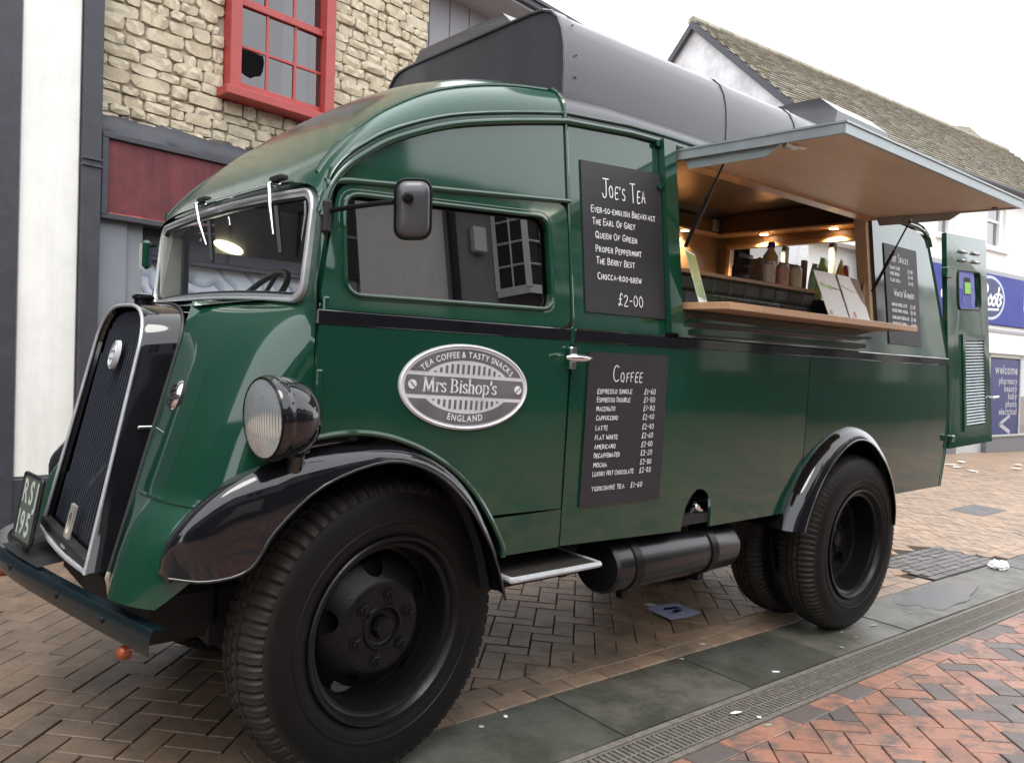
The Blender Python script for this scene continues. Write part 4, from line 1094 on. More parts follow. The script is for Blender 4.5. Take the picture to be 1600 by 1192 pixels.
# ---- panels round the hatch
side('upper_panel', [[(.668, 1.436), (1.168, 1.436), (1.168, 2.198), (.668, 2.166)]], GR)
side('hatch_header', [[(1.168, 2.165), (3.03, 2.158), (3.03, 2.20), (1.168, 2.20)]], GR)
side('hatch_base', [[(1.25, 1.436), (3.032, 1.436), (3.032, 1.547), (1.25, 1.545)]], GR)
side('upper_panel', [[(3.03, 1.436), (3.818, 1.436), (3.79, 1.56), (3.745, 1.75), (3.69, 1.95), (3.625, 2.15), (3.03, 2.195)]], GR)
MB().fill([[(.655, 1.436), (3.818, 1.436), (3.745, 1.75), (3.69, 1.95), (3.625, 2.15), (3.03, 2.19), (1.1, 2.19), (.655, 2.165)]], far(0), far(-.012)).build('upper_panel', GR, van, 30, label='plain green upper panel on the far side')
MB().tube([(.662, yn(z) - .003, z) for z in (1.44, 1.7, 1.9, 2.165)], .0065, 6).build('pillar_bead', GR, van)
for nm, a, b in (('hatch_post', 1.172, 1.245),):
    v = [(x, yn(z) - d, z) for z in (1.448, 2.212) for d in (.032, -.02) for x in (a, b)]
    MB().add(v, [(0, 2, 3, 1), (4, 5, 7, 6), (0, 1, 5, 4), (2, 6, 7, 3), (0, 4, 6, 2), (1, 3, 7, 5)]).build(nm, GR, van, 0)
v = [(x, yn(z) - d, z) for z in (1.548, 2.16) for d in (.008, -.05) for x in (2.933, 3.031)]
MB().add(v, [(0, 2, 3, 1), (4, 5, 7, 6), (0, 1, 5, 4), (2, 6, 7, 3), (0, 4, 6, 2), (1, 3, 7, 5)]).build('hatch_post', BK, van, 0, label='black post at the rear of the hatch')
v = [(x, yn(z) + d, z) for z in (1.56, 2.16) for d in (.012, .075) for x in (2.90, 2.932)]
MB().add(v, [(0, 2, 3, 1), (4, 5, 7, 6), (0, 1, 5, 4), (2, 6, 7, 3), (0, 4, 6, 2), (1, 3, 7, 5)]).build('hatch_lining', MT['oakz'], van, 0)
v = [(x, yn(z) + d, z) for z in (1.56, 2.16) for d in (.04, .17) for x in (1.25, 1.29)]
MB().add(v, [(0, 2, 3, 1), (4, 5, 7, 6), (0, 1, 5, 4), (2, 6, 7, 3), (0, 4, 6, 2), (1, 3, 7, 5)]).build('hatch_lining', MT['midwood'], van, 0)
MB().box(1.26, 2.93, .118, .150, 2.140, 2.160, .003).build('hatch_lining', MT['oak'], van)
MB().box(1.35, 2.75, -.002, .03, 1.452, 1.475).box(1.33, 2.78, -.012, .03, 1.500, 1.512).build('hatch_ledge', GR, van)
for xx, zz in ((1.166, 2.19), (1.166, 2.02)):
    MB().cyl((xx - .012, yn(zz) - .02, zz), (xx - .012, yn(zz) + .0, zz), .012, n=10).build('hinge_knuckle', GR, van)
# ---- front corner (A pillar) and windscreen
def xws(y, z): return -.306 + .085 * (z - 1.455) - .014 * (1 - ((y - .785) / .70) ** 2)
def arc_outline(y0, y1, z0, z1, r, lift=.024):
    P = rrect(y0, y1, z0, z1, r, 6); out = []
    for i in range(len(P)):
        p, q = P[i], P[(i + 1) % len(P)]; n = max(1, int(sqrt((p[0] - q[0]) ** 2 + (p[1] - q[1]) ** 2) / .05))
        out += [(p[0] + (q[0] - p[0]) * k / n, p[1] + (q[1] - p[1]) * k / n) for k in range(n)]
    return [(y, z + lift * (1 - ((y - .785) / .70) ** 2)) for y, z in out]
wf = lambda d: (lambda y, z: (xws(y, z) + d, y, z))
o1 = arc_outline(.052, YC2 - .052, 1.425, 1.800, .02, .018); o2 = arc_outline(.092, YC2 - .092, 1.447, 1.775, .062, .018); o3 = arc_outline(.118, YC2 - .118, 1.470, 1.752, .045, .018)
scr_ = MB().fill([o1, o2], wf(0), wf(.02)).build('windscreen_surround', GR, van, 40)
wfr = MB().fill([o2, o3], wf(-.012), wf(.02)).build('windscreen', MT['alu'], van, 40)
MB().tube([wf(-.013)(y, z) for y, z in arc_outline(.098, YC2 - .098, 1.453, 1.769, .058, .018)], .006, 6, closed=True).build('frame_bead', MT['alu'], wfr)
MB().tube([wf(-.004)(y, z) for y, z in arc_outline(.120, YC2 - .120, 1.472, 1.750, .043, .018)], .006, 6, closed=True).build('rubber_seal', MT['glove'], wfr)
MB().fill([o3], wf(0)).build('windscreen_glass', MT['glass'], wfr, 0)
for mir in (0, 1):
    rows = []
    for k in range(9):
        z = 1.395 + (1.835 - 1.395) * k / 8
        xd = -.308 + max(0, z - 1.5) * .20; yw = .056; xw = xws(yw, z)
        rows.append([(xd + (xw - xd) * sin(a) if a < pi / 2 else xw, yn(z) + (yw - yn(z)) * (1 - cos(a)), z) for a in [pi / 2 * j / 8 for j in range(9)]])
    p = MB().grid(rows)
    (mirror(p) if mir else p).build('pillar', GR, van, 60)
# ---- roofs
def section(xg, zg, xc, zc, n, cols=40):
    yg = yn(zg); out = []
    for k in range(cols + 1):
        a = pi * k / cols; c, s_ = cos(a), sin(a)
        e = 2 / n; cc = math.copysign(abs(c) ** e, c); ss = abs(s_) ** e
        out.append((xg + (xc - xg) * ss, .785 - (.785 - yg) * cc, zg + (zc - zg) * ss))
    return out
CEN = [(-.300, 1.812), (-.266, 1.868), (-.206, 1.946), (-.118, 2.042), (.0, 2.142), (.165, 2.248), (.41, 2.334), (.66, 2.372)]
NN = [4.2, 3.6, 3.2, 3.0, 2.8, 2.7, 2.65, 2.6]
ctl = [(Vector((a[0], a[1], 0)), Vector((b[0], b[1], 0)), n) for a, b, n in zip(GUT, CEN, NN)]
gs = catmull([c[0] for c in ctl], 4); cs = catmull([c[1] for c in ctl], 4)
nsv = [NN[i // 4] + (NN[min(i // 4 + 1, 7)] - NN[i // 4]) * (i % 4) / 4 for i in range(len(gs))]
rrows = [section(g.x, g.y, c.x, c.y, n) for g, c, n in zip(gs, cs, nsv)]
croof = MB().grid(rrows).build('cab_roof', MT['roofgreen'], van, 50)
MB().grid([[(x + .03, .785 + (y - .785) * .94, z - .045) for x, y, z in r] for r in rrows[2:]]).build('headliner', MT['headliner'], van, 60)
COVE = 7
for mir in (0, 1):
    q = [r[COVE if not mir else 40 - COVE] for r in rrows[3:]]
    MB().tube([(x, y, z + .002) for x, y, z in q], .006, 6).build('roof_bead', GR, croof)
MB().tube([(x, y, z + .003) for x, y, z in rrows[-1][:COVE + 1]], .010, 6).build('roof_bead', GR, croof)
rx = [.664, .9, 1.2, 2.0, 2.9, 3.25, 3.42, 3.55, 3.63]
rg_ = [2.170, 2.20, 2.21, 2.21, 2.20, 2.19, 2.185, 2.17, 2.15]; rc_ = [2.372, 2.375, 2.375, 2.375, 2.372, 2.36, 2.335, 2.28, 2.215]
mroof = MB().grid([section(x, a, x, b, 2.6) for x, a, b in zip(rx, rg_, rc_)]).build('body_roof', MT['satin'], van, 50)
for mir in (0, 1):
    G2 = [(g.x, g.y) for g in gs] + [(1.0, 2.198), (1.25, 2.206), (2.0, 2.206), (2.9, 2.198), (3.3, 2.19), (3.48, 2.185), (3.58, 2.17), (3.645, 2.135), (3.665, 2.09)]
    a = MB().tube([(x, yn(z) - .008, z) for x, z in G2], .011, 8); b = MB().tube([(x, yn(z + .03) - .003, z + .03) for x, z in G2[2:]], .007, 6)
    (mirror(a) if mir else a).build('gutter', GR, van, 60); (mirror(b) if mir else b).build('gutter_bead', GR, van, 60)
# ---- raised roof pod
hs = [(.158, 2.255), (.160, 2.38), (.167, 2.455), (.182, 2.515), (.206, 2.562), (.242, 2.594), (.29, 2.611), (.36, 2.617)]
sec = hs + [(y, 2.617) for y in (.55, .785, 1.02)] + [(YC2 - y, z) for y, z in hs[::-1]]
def podsec(x, k=1.0, dz=0): return [(x, .785 + (y - .785) * k, 2.29 + (z - 2.29) * (1 - dz)) for y, z in sec]
pod = MB().grid([podsec(.682), podsec(1.2), podsec(2.2), podsec(3.15), podsec(3.3, .98, .15), podsec(3.42, .95, .5), podsec(3.46, .9, .95)])
pod.fill([[(y, z) for y, z in sec]], lambda y, z: (.682, y, z))
pod = pod.build('roof_pod', MT['satin'], van, 40)
MB().tube([(.680, y, z) for _, y, z in podsec(0)], .007, 6).build('pod_trim', MT['satin'], pod, 60)
for x, w in ((.715, .03), (1.68, .016), (2.25, .016)):
    MB().grid([[(a, .785 + (y - .785) * k, 2.29 + (z - 2.29) * (1 + (k - 1) * 2)) for y, z in sec] for a, k in ((x - w, 1.0), (x - w, 1.006), (x + w, 1.006), (x + w, 1.0))]).build('seam_strip', MT['satin'], pod, 30)
rv = MB()
for x in (.735,):
    for y, z in ((.156, 2.35), (.160, 2.43), (.19, 2.545)): rv.lathe([(0, 0), (.005, .0), (.004, .003), (0, .004)], 8).xf(Matrix.Translation((x, y - .004, z)) @ Matrix.Rotation(pi, 4, 'X'), len(rv.v) - 32)
rv.build('rivets', MT['satin'], pod)
def roofbox(x0, x1, y0, y1, z0, z1, c):
    b = MB(); s = [(y0 - .03, z0), (y0, z1 - c), (y0 + c * 1.2, z1), (y1, z1), (y1 + .03, z0)]
    b.grid([[(x0 + (.10 if z > z0 + .01 else 0), y, z) for y, z in s], [(x1, y, z) for y, z in s]]); b.fill([s], lambda y, z: (x0 + (.10 if z > z0 + .01 else 0), y, z)); b.fill([s], lambda y, z: (x1, y, z))
    return b.build('roof_vent', MT['satin'], van, 25)
roofbox(.82, 1.25, .78, 1.50, 2.55, 2.83, .05)
roofbox(2.75, 3.44, .30, .95, 2.55, 2.835, .09)

# ---- nose: grille shell, bonnet, apron
def shell_x(z): return -.705 + .288 * (z - .666)
def bonnet_point(z, ph, ins, out):
    xs = shell_x(z); ysl = .785 - (.285 + .045 * (1.38 - z) / .72)
    n = interp([(.9, 2.9), (1.08, 2.9), (1.25, 2.15), (1.38, 1.6), (1.45, 1.5)], z)
    c, s_ = cos(ph) ** (2 / n), sin(ph) ** (2 / n)
    x = -.306 + (xs + .306) * c; y = ysl - (ysl - .028) * s_
    k = cos(ph) ** .6 * min(1, 3.5 * ph)
    nx, ny = -cos(ph) * .8 - .3, -sin(ph) * .6 - .2
    x += nx * out * k; y += ny * out * k
    y += ins * 1.0 * s_ * (cos(ph) ** .35 if ph < pi / 2 - 1e-6 else 0); x += ins * .55 * c * (sin(ph) ** .3)
    return (x, y, z)
ZR = [(.640, 0, .046), (.652, 0, .047), (.670, 0, .048), (.70, 0, .050), (.75, 0, .052), (.80, 0, .048), (.845, 0, .036), (.875, 0, .018), (.893, 0, .0), (.93, 0, 0), (1.0, 0, 0), (1.08, 0, 0), (1.16, 0, 0), (1.24, 0, 0), (1.30, .004, 0), (1.34, .014, 0), (1.375, .032, 0), (1.402, .058, 0), (1.424, .095, 0), (1.438, .14, 0), (1.447, .20, 0)]
PH = [pi / 2 * k / 22 for k in range(23)]
rows = [[bonnet_point(z, p, i_, o_) for p in PH] for z, i_, o_ in ZR]
def finish(rows):
    last = rows[-1]
    for t in (.35, .7, 1.0):
        rows = rows + [[(x + (max(x, xws(.785, 1.45) + .004) - x) * t, y + (.785 - y) * t * (1 - k / 22) * .9, z + .008 * t + (.012 * t * (1 - k / 22))) for k, (x, y, z) in enumerate(last)]]
    return rows
rows_t = finish(rows)
for mir in (0, 1):
    b = MB().grid(rows_t)
    bo = (mirror(b) if mir else b).build('bonnet', GR, van, 50)
    bm = bmesh.new(); bm.from_mesh(bo.data)                # trim the skirt along the line of the wing
    bmesh.ops.bisect_plane(bm, geom=bm.verts[:] + bm.edges[:] + bm.faces[:], plane_co=(-.66, 0, .655), plane_no=(-1.043, 0, 1), clear_inner=True)
    bm.to_mesh(bo.data); bm.free()
    c = MB().tube([(p[0] - .002, p[1] - .002, p[2] + .002) for p in rows[8][1:19]], .006, 6); (mirror(c) if mir else c).build('apron_bead', GR, van)
MB().add([(shell_x(1.44), .50, 1.432), (shell_x(1.44), 1.07, 1.432), (-.30, 1.30, 1.468), (-.29, .785, 1.480), (-.30, .27, 1.468)], [(0, 1, 2, 3, 4)]).build('bonnet_top', GR, van, 0)
def gout(k=0.0, n=12):
    """grille outline (y, z), near foot over the arch to the far foot"""
    def w(z): return .262 + .058 * (1.38 - z) / .72 - k
    L = [(.785 - w(z), z) for z in [.655 + k + (1.27 - .655 - k) * i / 8 for i in range(9)]]
    wa = w(1.27)
    L += [(.785 - wa * cos(pi * i / (2 * n)) ** .62, 1.27 + (.160 - k) * sin(pi * i / (2 * n)) ** .80) for i in range(1, n)]
    return L + [(.785, 1.43 - k)] + [(YC2 - y, z) for y, z in L[::-1]]
def gx(z): return -.757 + .213 * (z - .66)
go = gout()
sh = MB().grid([[(gx(z) + .016, .785 + (y - .785) * .955, z - .004) for y, z in go], [(gx(z), y, z) for y, z in go], [(gx(z) + .012, .785 + (y - .785) * 1.02, z + .004) for y, z in go],
                [(shell_x(z) - .012, .785 + (y - .785) * 1.075, z + .008) for y, z in go], [(shell_x(z) + .004, .785 + (y - .785) * 1.085, z + .008) for y, z in go], [(shell_x(z) + .03, .785 + (y - .785) * 1.0, z - .01) for y, z in go]])
shell = sh.build('grille_shell', BK, van, 40)
MB().tube([(shell_x(z) + .002, .785 + (y - .785) * 1.088, z + .009) for y, z in go], .006, 6).build('shell_piping', MT['glove'], shell)
MB().tube([(gx(z) - .004, .785 + (y - .785) * .985, z - .002) for y, z in go], .0055, 8).build('grille_surround', MT['alu'], shell)
ft = go[0]
bot = catmull([(gx(.66) - .004 - .012 * (1 - ((y - .785) / .33) ** 2), y, .664 - .006 * (1 - ((y - .785) / .33) ** 2)) for y in [ft[0] + .01 + (YC2 - 2 * ft[0] - .02) * i / 8 for i in range(9)]], 3)
MB().tube(bot, .008, 8).build('grille_surround', MT['alu'], shell)
gi = gout(.018)
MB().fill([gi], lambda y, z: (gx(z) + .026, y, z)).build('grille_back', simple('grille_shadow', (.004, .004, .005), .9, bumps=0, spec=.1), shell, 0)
bars = MB(); nb = 22; zt = [(y, z) for y, z in gi if z > 1.2]
for i in range(nb):
    y = .785 - .30 + .60 * (i + .5) / nb; top = interp(sorted(zt), y); z0 = .70
    if abs(y - .785) > .262:
        top = 1.38 - (abs(y - .785) + .018 - .262) * .72 / .058
        if top < .75: continue
    top -= .004
    bars.add([(gx(z) + d, y + e, z) for z in (z0, top) for d, e in ((.0225, 0), (.0255, .0065), (.0255, -.0065))], [(0, 1, 4, 3), (0, 3, 5, 2), (1, 2, 5, 4), (3, 4, 5)])
bars.build('grille_bars', simple('grille_enamel', (.030, .034, .046), .3, bumps=0), shell, 0, kind='stuff')
MB().box(-.765, -.735, .475, 1.095, .664, .70, .004).build('grille_foot', MT['darkint'], shell)
# badge, script, crank plate
def on_grille(o): return lambda y, z: (gx(z) - o, y, z)
bc = (.772, 1.268)
bdg = MB().fill([[(bc[0] + .036 * cos(2 * pi * k / 32), bc[1] + .046 * sin(2 * pi * k / 32)) for k in range(32)]], on_grille(.006), on_grille(-.006)).build('round_badge', MT['badgelight'], shell)
MB().tube([on_grille(.008)(bc[0] + .030 * cos(2 * pi * k / 32), bc[1] + .039 * sin(2 * pi * k / 32)) for k in range(32)], .0022, 6, closed=True).tube([on_grille(.008)(bc[0] - .028, bc[1] + .012), on_grille(.008)(bc[0] + .028, bc[1] + .012)], .002, 6).tube([on_grille(.008)(bc[0] - .028, bc[1] - .012), on_grille(.008)(bc[0] + .028, bc[1] - .012)], .002, 6).build('badge_rim', MT['alutrim'], bdg)
def mapg(x, y): return on_grille(.014)(.632 - x * .94 , .866 + x * .62 + y)      # script climbs towards the near side
mb = MB(); pw = lambda t: .0042 + .0024 * abs(t.y)
for q in ([(-.010, .034), (.030, .046)], [(.014, .040), (.004, -.004), (-.008, -.010)], [(.022, .0), (.032, .040), (.032, .012), (.030, -.002)], [(.034, .020), (.044, .024), (.046, .0), (.054, .002)], [(.070, .020), (.058, .018), (.058, .002), (.068, .004), (.072, .02), (.074, .0)],
          [(.080, .02), (.080, .0), (.082, .016), (.090, .02), (.090, .0), (.094, .016), (.102, .02), (.102, .0), (.108, .004)], [(.110, .010), (.120, .014), (.116, .022), (.108, .010), (.114, .0), (.124, .004)], [(.136, .02), (.128, .018), (.136, .008), (.128, .0)]):
    ribbon(mb, smooth2(q, 4), pw, lambda x, y: mapg(x * .98, y * .72))
mb.build('script_badge', MT['chrome'], shell, 0)
cp = (.742, .735)
loops = [[(cp[0] - .028, cp[1] - .065), (cp[0] + .028, cp[1] - .065), (cp[0] + .028, cp[1] + .065), (cp[0] - .028, cp[1] + .065)], [(cp[0] + .019 * cos(-2 * pi * k / 20), cp[1] + .010 + .033 * sin(-2 * pi * k / 20)) for k in range(20)]]
MB().fill(loops, on_grille(.012), on_grille(.004)).build('crank_plate', simple('worn_alloy', (.42, .40, .35), .5, .5, var=.3), shell)
MB().lathe([(.0, .036), (.026, .035), (.034, .030), (.034, .022), (.027, .018), (.027, .004), (.036, .0)], 24, 'Z').xf(Matrix.Translation((-.545, .785, 1.430))).build('radiator_cap', MT['wheelblack'], shell)
MB().lathe([(.0, .040), (.024, .0385), (.030, .036), (.0, .035)], 24, 'Z').xf(Matrix.Translation((-.545, .785, 1.430))).build('cap_top', MT['alutrim'], shell)
MB().box(-.632, -.585, .470, .480, 1.062, 1.072, .002).build('bonnet_catch', MT['chrome'], shell)
# chrome rosette on the bonnet face
ro = Matrix.Translation((-.548, .385, 1.168)) @ Matrix.Rotation(radians(-10), 4, 'Z') @ Matrix.Rotation(radians(16), 4, 'Y') @ Matrix.Scale(1.12, 4)
rs = MB().lathe([(.046, .012), (.046, .004), (.044, -.002), (.036, -.012), (.030, -.016), (.0, -.018)], 32, 'X').xf(ro).build('chrome_rosette', MT['chrome'], van)
MB().lathe([(.050, .012), (.050, .0), (.046, -.004)], 32, 'X').xf(ro).build('rosette_gasket', MT['glove'], rs)
mb = MB()
for k in range(12):
    a = 2 * pi * k / 12
    if abs(sin(a)) < .3 and k % 2: continue
    m0 = len(mb.v); mb.box(-.0215, -.0165, .011, .031, -.0030, .0030); mb.xf(Matrix.Rotation(a, 4, 'X'), m0)
mb.xf(ro).build('rosette_slots', MT['ink'], rs)

# ---- front wings
ST = [((-.640, .695, .155), (-.674, .742, .09), (-.662, .735, .05)), ((-.602, .755, .165), (-.664, .83, .035), (-.58, .728, .0)), ((-.54, .835, .170), (-.588, .922, .025), (-.482, .752, -.02)),
      ((-.455, .925, .175), (-.472, .996, .03), (-.418, .85, -.03)), ((-.30, 1.030, .20), (-.29, 1.050, .06), (-.286, .958, -.03)), ((-.07, 1.055, .30), (-.07, 1.064, .12), (-.087, 1.012, -.03)),
      ((.10, 1.015, .34), (.10, 1.022, .13), (.075, .968, -.03)), ((.235, .915, .36), (.235, .92, .12), (.205, .862, -.03)), ((.325, .765, .36), (.325, .77, .11), (.296, .735, -.03)), ((.372, .648, .36), (.372, .65, .10), (.345, .632, -.03)), ((.40, .545, .36), (.40, .545, .09), (.378, .535, -.03))]
ip = catmull([s_[0] for s_ in ST], 4); cr = catmull([s_[1] for s_ in ST], 4); lp = catmull([s_[2] for s_ in ST], 4)
cr = [Vector((p.x, p.y, p.z)) for p in cr]
rows = []
for q, c, l_ in zip(ip, cr, lp):                     # tuples are (x, z, y)
    r = [(q.x + .03, q.z + .03, q.y - .04)]
    for k in range(6):
        a = pi / 2 * k / 5; r.append((q.x + (c.x - q.x) * sin(a), q.z + (c.z - q.z) * (1 - cos(a)), q.y + (c.y - q.y) * sin(a)))
    for k in range(1, 9):
        a = pi / 2 * k / 8
        r.append((l_.x + (c.x - l_.x) * cos(a), c.z + (l_.z - c.z) * sin(a), l_.y + (c.y - l_.y) * cos(a) ** .8))
    rows.append(r)
for mir in (0, 1):
    a = MB().grid(rows); a.add([rows[0][k] for k in range(len(rows[0]))] + [rows[1][0]], [tuple(range(len(rows[0])))])
    o = (mirror(a) if mir else a).build('front_wing', BK, van, 60)
    b = MB().tube([(p.x, p.z, p.y) for p in lp], .0048, 8); (mirror(b) if mir else b).build('wing_edge', BK, o, 60)
    c = MB().grid([[(p.x * .94, y, .48 + (p.y - .48) * .93) for y in (.40, .05)] for p in cr[10:]]); c.grid([[(p.x * .94, .40, .48 + (p.y - .48) * .93), (p.x * .3, .41, .5 + (p.y - .48) * .3)] for p in cr[6:]]); (mirror(c) if mir else c).build('wing_liner', DK, o, 60)
# ---- rear wings
RS = [(2.085, .575), (2.14, .69), (2.217, .80), (2.315, .90), (2.42, .97), (2.53, 1.02), (2.64, 1.046), (2.75, 1.042), (2.86, 1.01), (2.97, .945), (3.08, .855), (3.175, .735), (3.235, .60), (3.25, .487)]
cq = catmull([(a, b, 0) for a, b in RS], 3); rows = []
for i, p in enumerate(cq):
    t = i / (len(cq) - 1); cx, cz = 2.66, .52
    d = Vector((cx - p.x, cz - p.y, 0)).normalized(); wd = .09 - .045 * t
    lipd = .055 + .03 * (1 - t) ** 2
    rows.append([(p.x, .50, p.y), (p.x, .05, p.y)] + [(p.x + d.x * lipd * (1 - cos(a)), .03 - wd * sin(a), p.y + d.y * lipd * (1 - cos(a))) for a in [pi / 2 * k / 7 for k in range(8)]])
for mir in (0, 1):
    a = MB().grid(rows); o = (mirror(a) if mir else a).build('rear_wing', BK, van, 60)
    b = MB().tube([r[-1] for r in rows], .0045, 8); (mirror(b) if mir else b).build('wing_edge', BK, o, 60)

# ---- wheels (built about the origin, outer face towards -y)
def tyre_mesh(n=208, per=4, dep=.011):
    prof = [(.270, .014), (.276, -.002), (.290, -.012), (.318, -.022), (.330, -.0225), (.332, -.026), (.338, -.026), (.340, -.0235), (.362, -.026), (.392, -.023), (.410, -.017), (.424, -.012), (.428, -.013), (.440, -.006), (.450, .006), (.457, .022), (.462, .040), (.464, .052), (.454, .054), (.454, .062), (.465, .064), (.4665, .079), (.456, .081), (.456, .089), (.4665, .091), (.465, .106), (.454, .108), (.454, .116), (.464, .118), (.462, .130), (.457, .148), (.450, .164), (.440, .176), (.424, .184), (.392, .193), (.340, .194), (.290, .182), (.270, .158)]
    m = len(prof); b = MB()
    for k in range(n):
        a = 2 * pi * k / n; ph = k % per
        for i, (r, h) in enumerate(prof):
            if 12 <= i <= 19 or 26 <= i <= 32:
                if ph == per - 1: r -= dep; h += .005 if i < 16 else (-.007 if i > 29 else 0)
                elif ph == 1 and i in (13, 14, 15, 30, 31): r -= .003
            elif 20 <= i <= 25 and (k + (2 if i > 22 else 0)) % 4 == 0: r -= .006
            b.v.append((r * cos(a), h, r * sin(a)))
    for k in range(n):
        k2 = (k + 1) % n
        for i in range(m - 1): b.f.append((k * m + i, k2 * m + i, k2 * m + i + 1, k * m + i + 1))
    return b.mesh('tyre', MT['rubber'], 28)
def disc_with_holes(prof, rh, hr, nh, n=150, ph0=0.0):
    """prof dense (r,h) list; round hand-holes of radius hr at radius rh"""
    b = MB(); m = len(prof); cen = [(rh * cos(ph0 + 2 * pi * k / nh), rh * sin(ph0 + 2 * pi * k / nh)) for k in range(nh)]
    P = [[(r * cos(2 * pi * k / n), h, r * sin(2 * pi * k / n)) for r, h in prof] for k in range(n)]
    keep = {}
    for k in range(n):
        for i in range(m - 1):
            qs = [P[k][i], P[(k + 1) % n][i], P[(k + 1) % n][i + 1], P[k][i + 1]]; x = sum(q[0] for q in qs) / 4; z = sum(q[2] for q in qs) / 4
            keep[k, i] = not any((x - c[0]) ** 2 + (z - c[1]) ** 2 < hr * hr for c in cen)
    for k in range(n):
        for i in range(m):
            near_ = [keep.get(((k + a) % n, i + e)) for a in (-1, 0) for e in (-1, 0)]
            if True in near_ and False in near_:
                p = P[k][i]; c = min(cen, key=lambda c: (p[0] - c[0]) ** 2 + (p[2] - c[1]) ** 2)
                d = Vector((p[0] - c[0], p[2] - c[1])).normalized() * hr
                x, z = c[0] + d.x, c[1] + d.y; P[k][i] = (x, interp(sorted(prof), sqrt(x * x + z * z)), z)
    o = len(b.v); b.v = [p for r in P for p in r]
    b.f = [(k * m + i, (k + 1) % n * m + i, (k + 1) % n * m + i + 1, k * m + i + 1) for k in range(n) for i in range(m - 1) if keep[k, i]]
    return b
def dense(pts, st=.006):
    out = []
    for (a, b), (c, d) in zip(pts, pts[1:]):
        n = max(1, int(sqrt((a - c) ** 2 + (b - d) ** 2) / st)); out += [(a + (c - a) * k / n, b + (d - b) * k / n) for k in range(n)]
    return out + [pts[-1]]
TYRE = tyre_mesh(292, 4, .0075); TYRE2 = tyre_mesh(294, 3, .006)
FLANGE = [(.268, .03), (.272, .004), (.280, -.010), (.287, -.014), (.290, -.019), (.286, -.024), (.276, -.021), (.268, -.010), (.264, .002), (.258, .006), (.250, .008), (.247, .02)]
fprof = dense([(.247, .02), (.244, .082), (.238, .094), (.228, .094), (.152, .034), (.142, .026), (.130, .022)])
fw = disc_with_holes(fprof, .192, .036, 5, ph0=radians(95)).lathe(FLANGE, 96).lathe([(.130, .022), (.074, .022), (.070, .014), (.062, .012), (.056, .026), (.050, .030), (.036, .030)], 48)
FW = fw.mesh('front_wheel', MT['wheelblack'], 32)
rprof = dense([(.247, .02), (.244, .112), (.240, .126), (.228, .132), (.120, .150), (.112, .148)])
rw = disc_with_holes(rprof, .176, .040, 5, ph0=radians(240)).lathe(FLANGE, 96).lathe([(.112, .148), (.098, .140), (.094, .120), (.086, .112), (.060, .108), (.044, .100), (.040, .088), (.030, .084), (.0, .082)], 40)
RW_ = rw.mesh('rear_wheel', MT['wheelblack'], 32)
CAP = MB().lathe([(.036, .034), (.036, .010), (.033, .004), (.024, .002), (0, .0)], 6).mesh('hub_cap', MT['wheelblack'], 30)
NUT = MB().lathe([(.0165, .006), (.0165, -.006), (.014, -.008), (.009, -.008), (.009, -.018), (.0, -.019)], 6).lathe([(.022, .006), (.022, .001), (.016, .0)], 16).mesh('wheel_nut', MT['wheelblack'], 30)
DRUM = MB().lathe([(.20, .07), (.20, .17), (.0, .17)], 40).lathe([(.0, .10), (.20, .10)], 40).mesh('brake_drum', DK, 30)
DRUM2 = MB().lathe([(.0, .20), (.243, .20), (.243, .128)], 48).mesh('brake_drum', DK, 30)
def wheel(x, y, z, rz, me, front=True, spin=0):
    o = link('front_wheel' if front else 'rear_wheel', me, van); o.location = (x, y, z)
    o.rotation_euler = (Matrix.Rotation(rz, 4, 'Z') @ Matrix.Rotation(spin, 4, 'Y')).to_euler()
    link('tyre', TYRE if front else TYRE2, o); link('brake_drum', DRUM if front else DRUM2, o)
    if front:
        link('hub_cap', CAP, o)
        for k in range(6):
            a = 2 * pi * (k + .3) / 6; q = link('wheel_nut', NUT, o); q.location = (.102 * cos(a), .017, .102 * sin(a))
    else:
        for k in range(8):
            a = 2 * pi * (k + .3) / 8; q = link('wheel_nut', NUT, o); q.location = (.072 * cos(a), .108, .072 * sin(a)); q.scale = (.7, .7, .7)
    return o
TW = lambda p: MVAN.inverted() @ Vector(p)
p = TW((0, .103, .4832)); wheel(p.x, p.y, p.z - .004, .115, FW)
p = TW((0, 1.47, .535)); wheel(p.x, p.y, p.z, pi + .115, FW)
p = TW((2.815, .042, .4268)); wheel(p.x, p.y, p.z, 0, RW_, False)
q = wheel(p.x, p.y + .47, p.z + .0, pi, RW_, False)
p = TW((2.815, 1.53, .486)); wheel(p.x, p.y, p.z, pi, RW_, False); wheel(p.x, p.y - .47, p.z, 0, RW_, False)
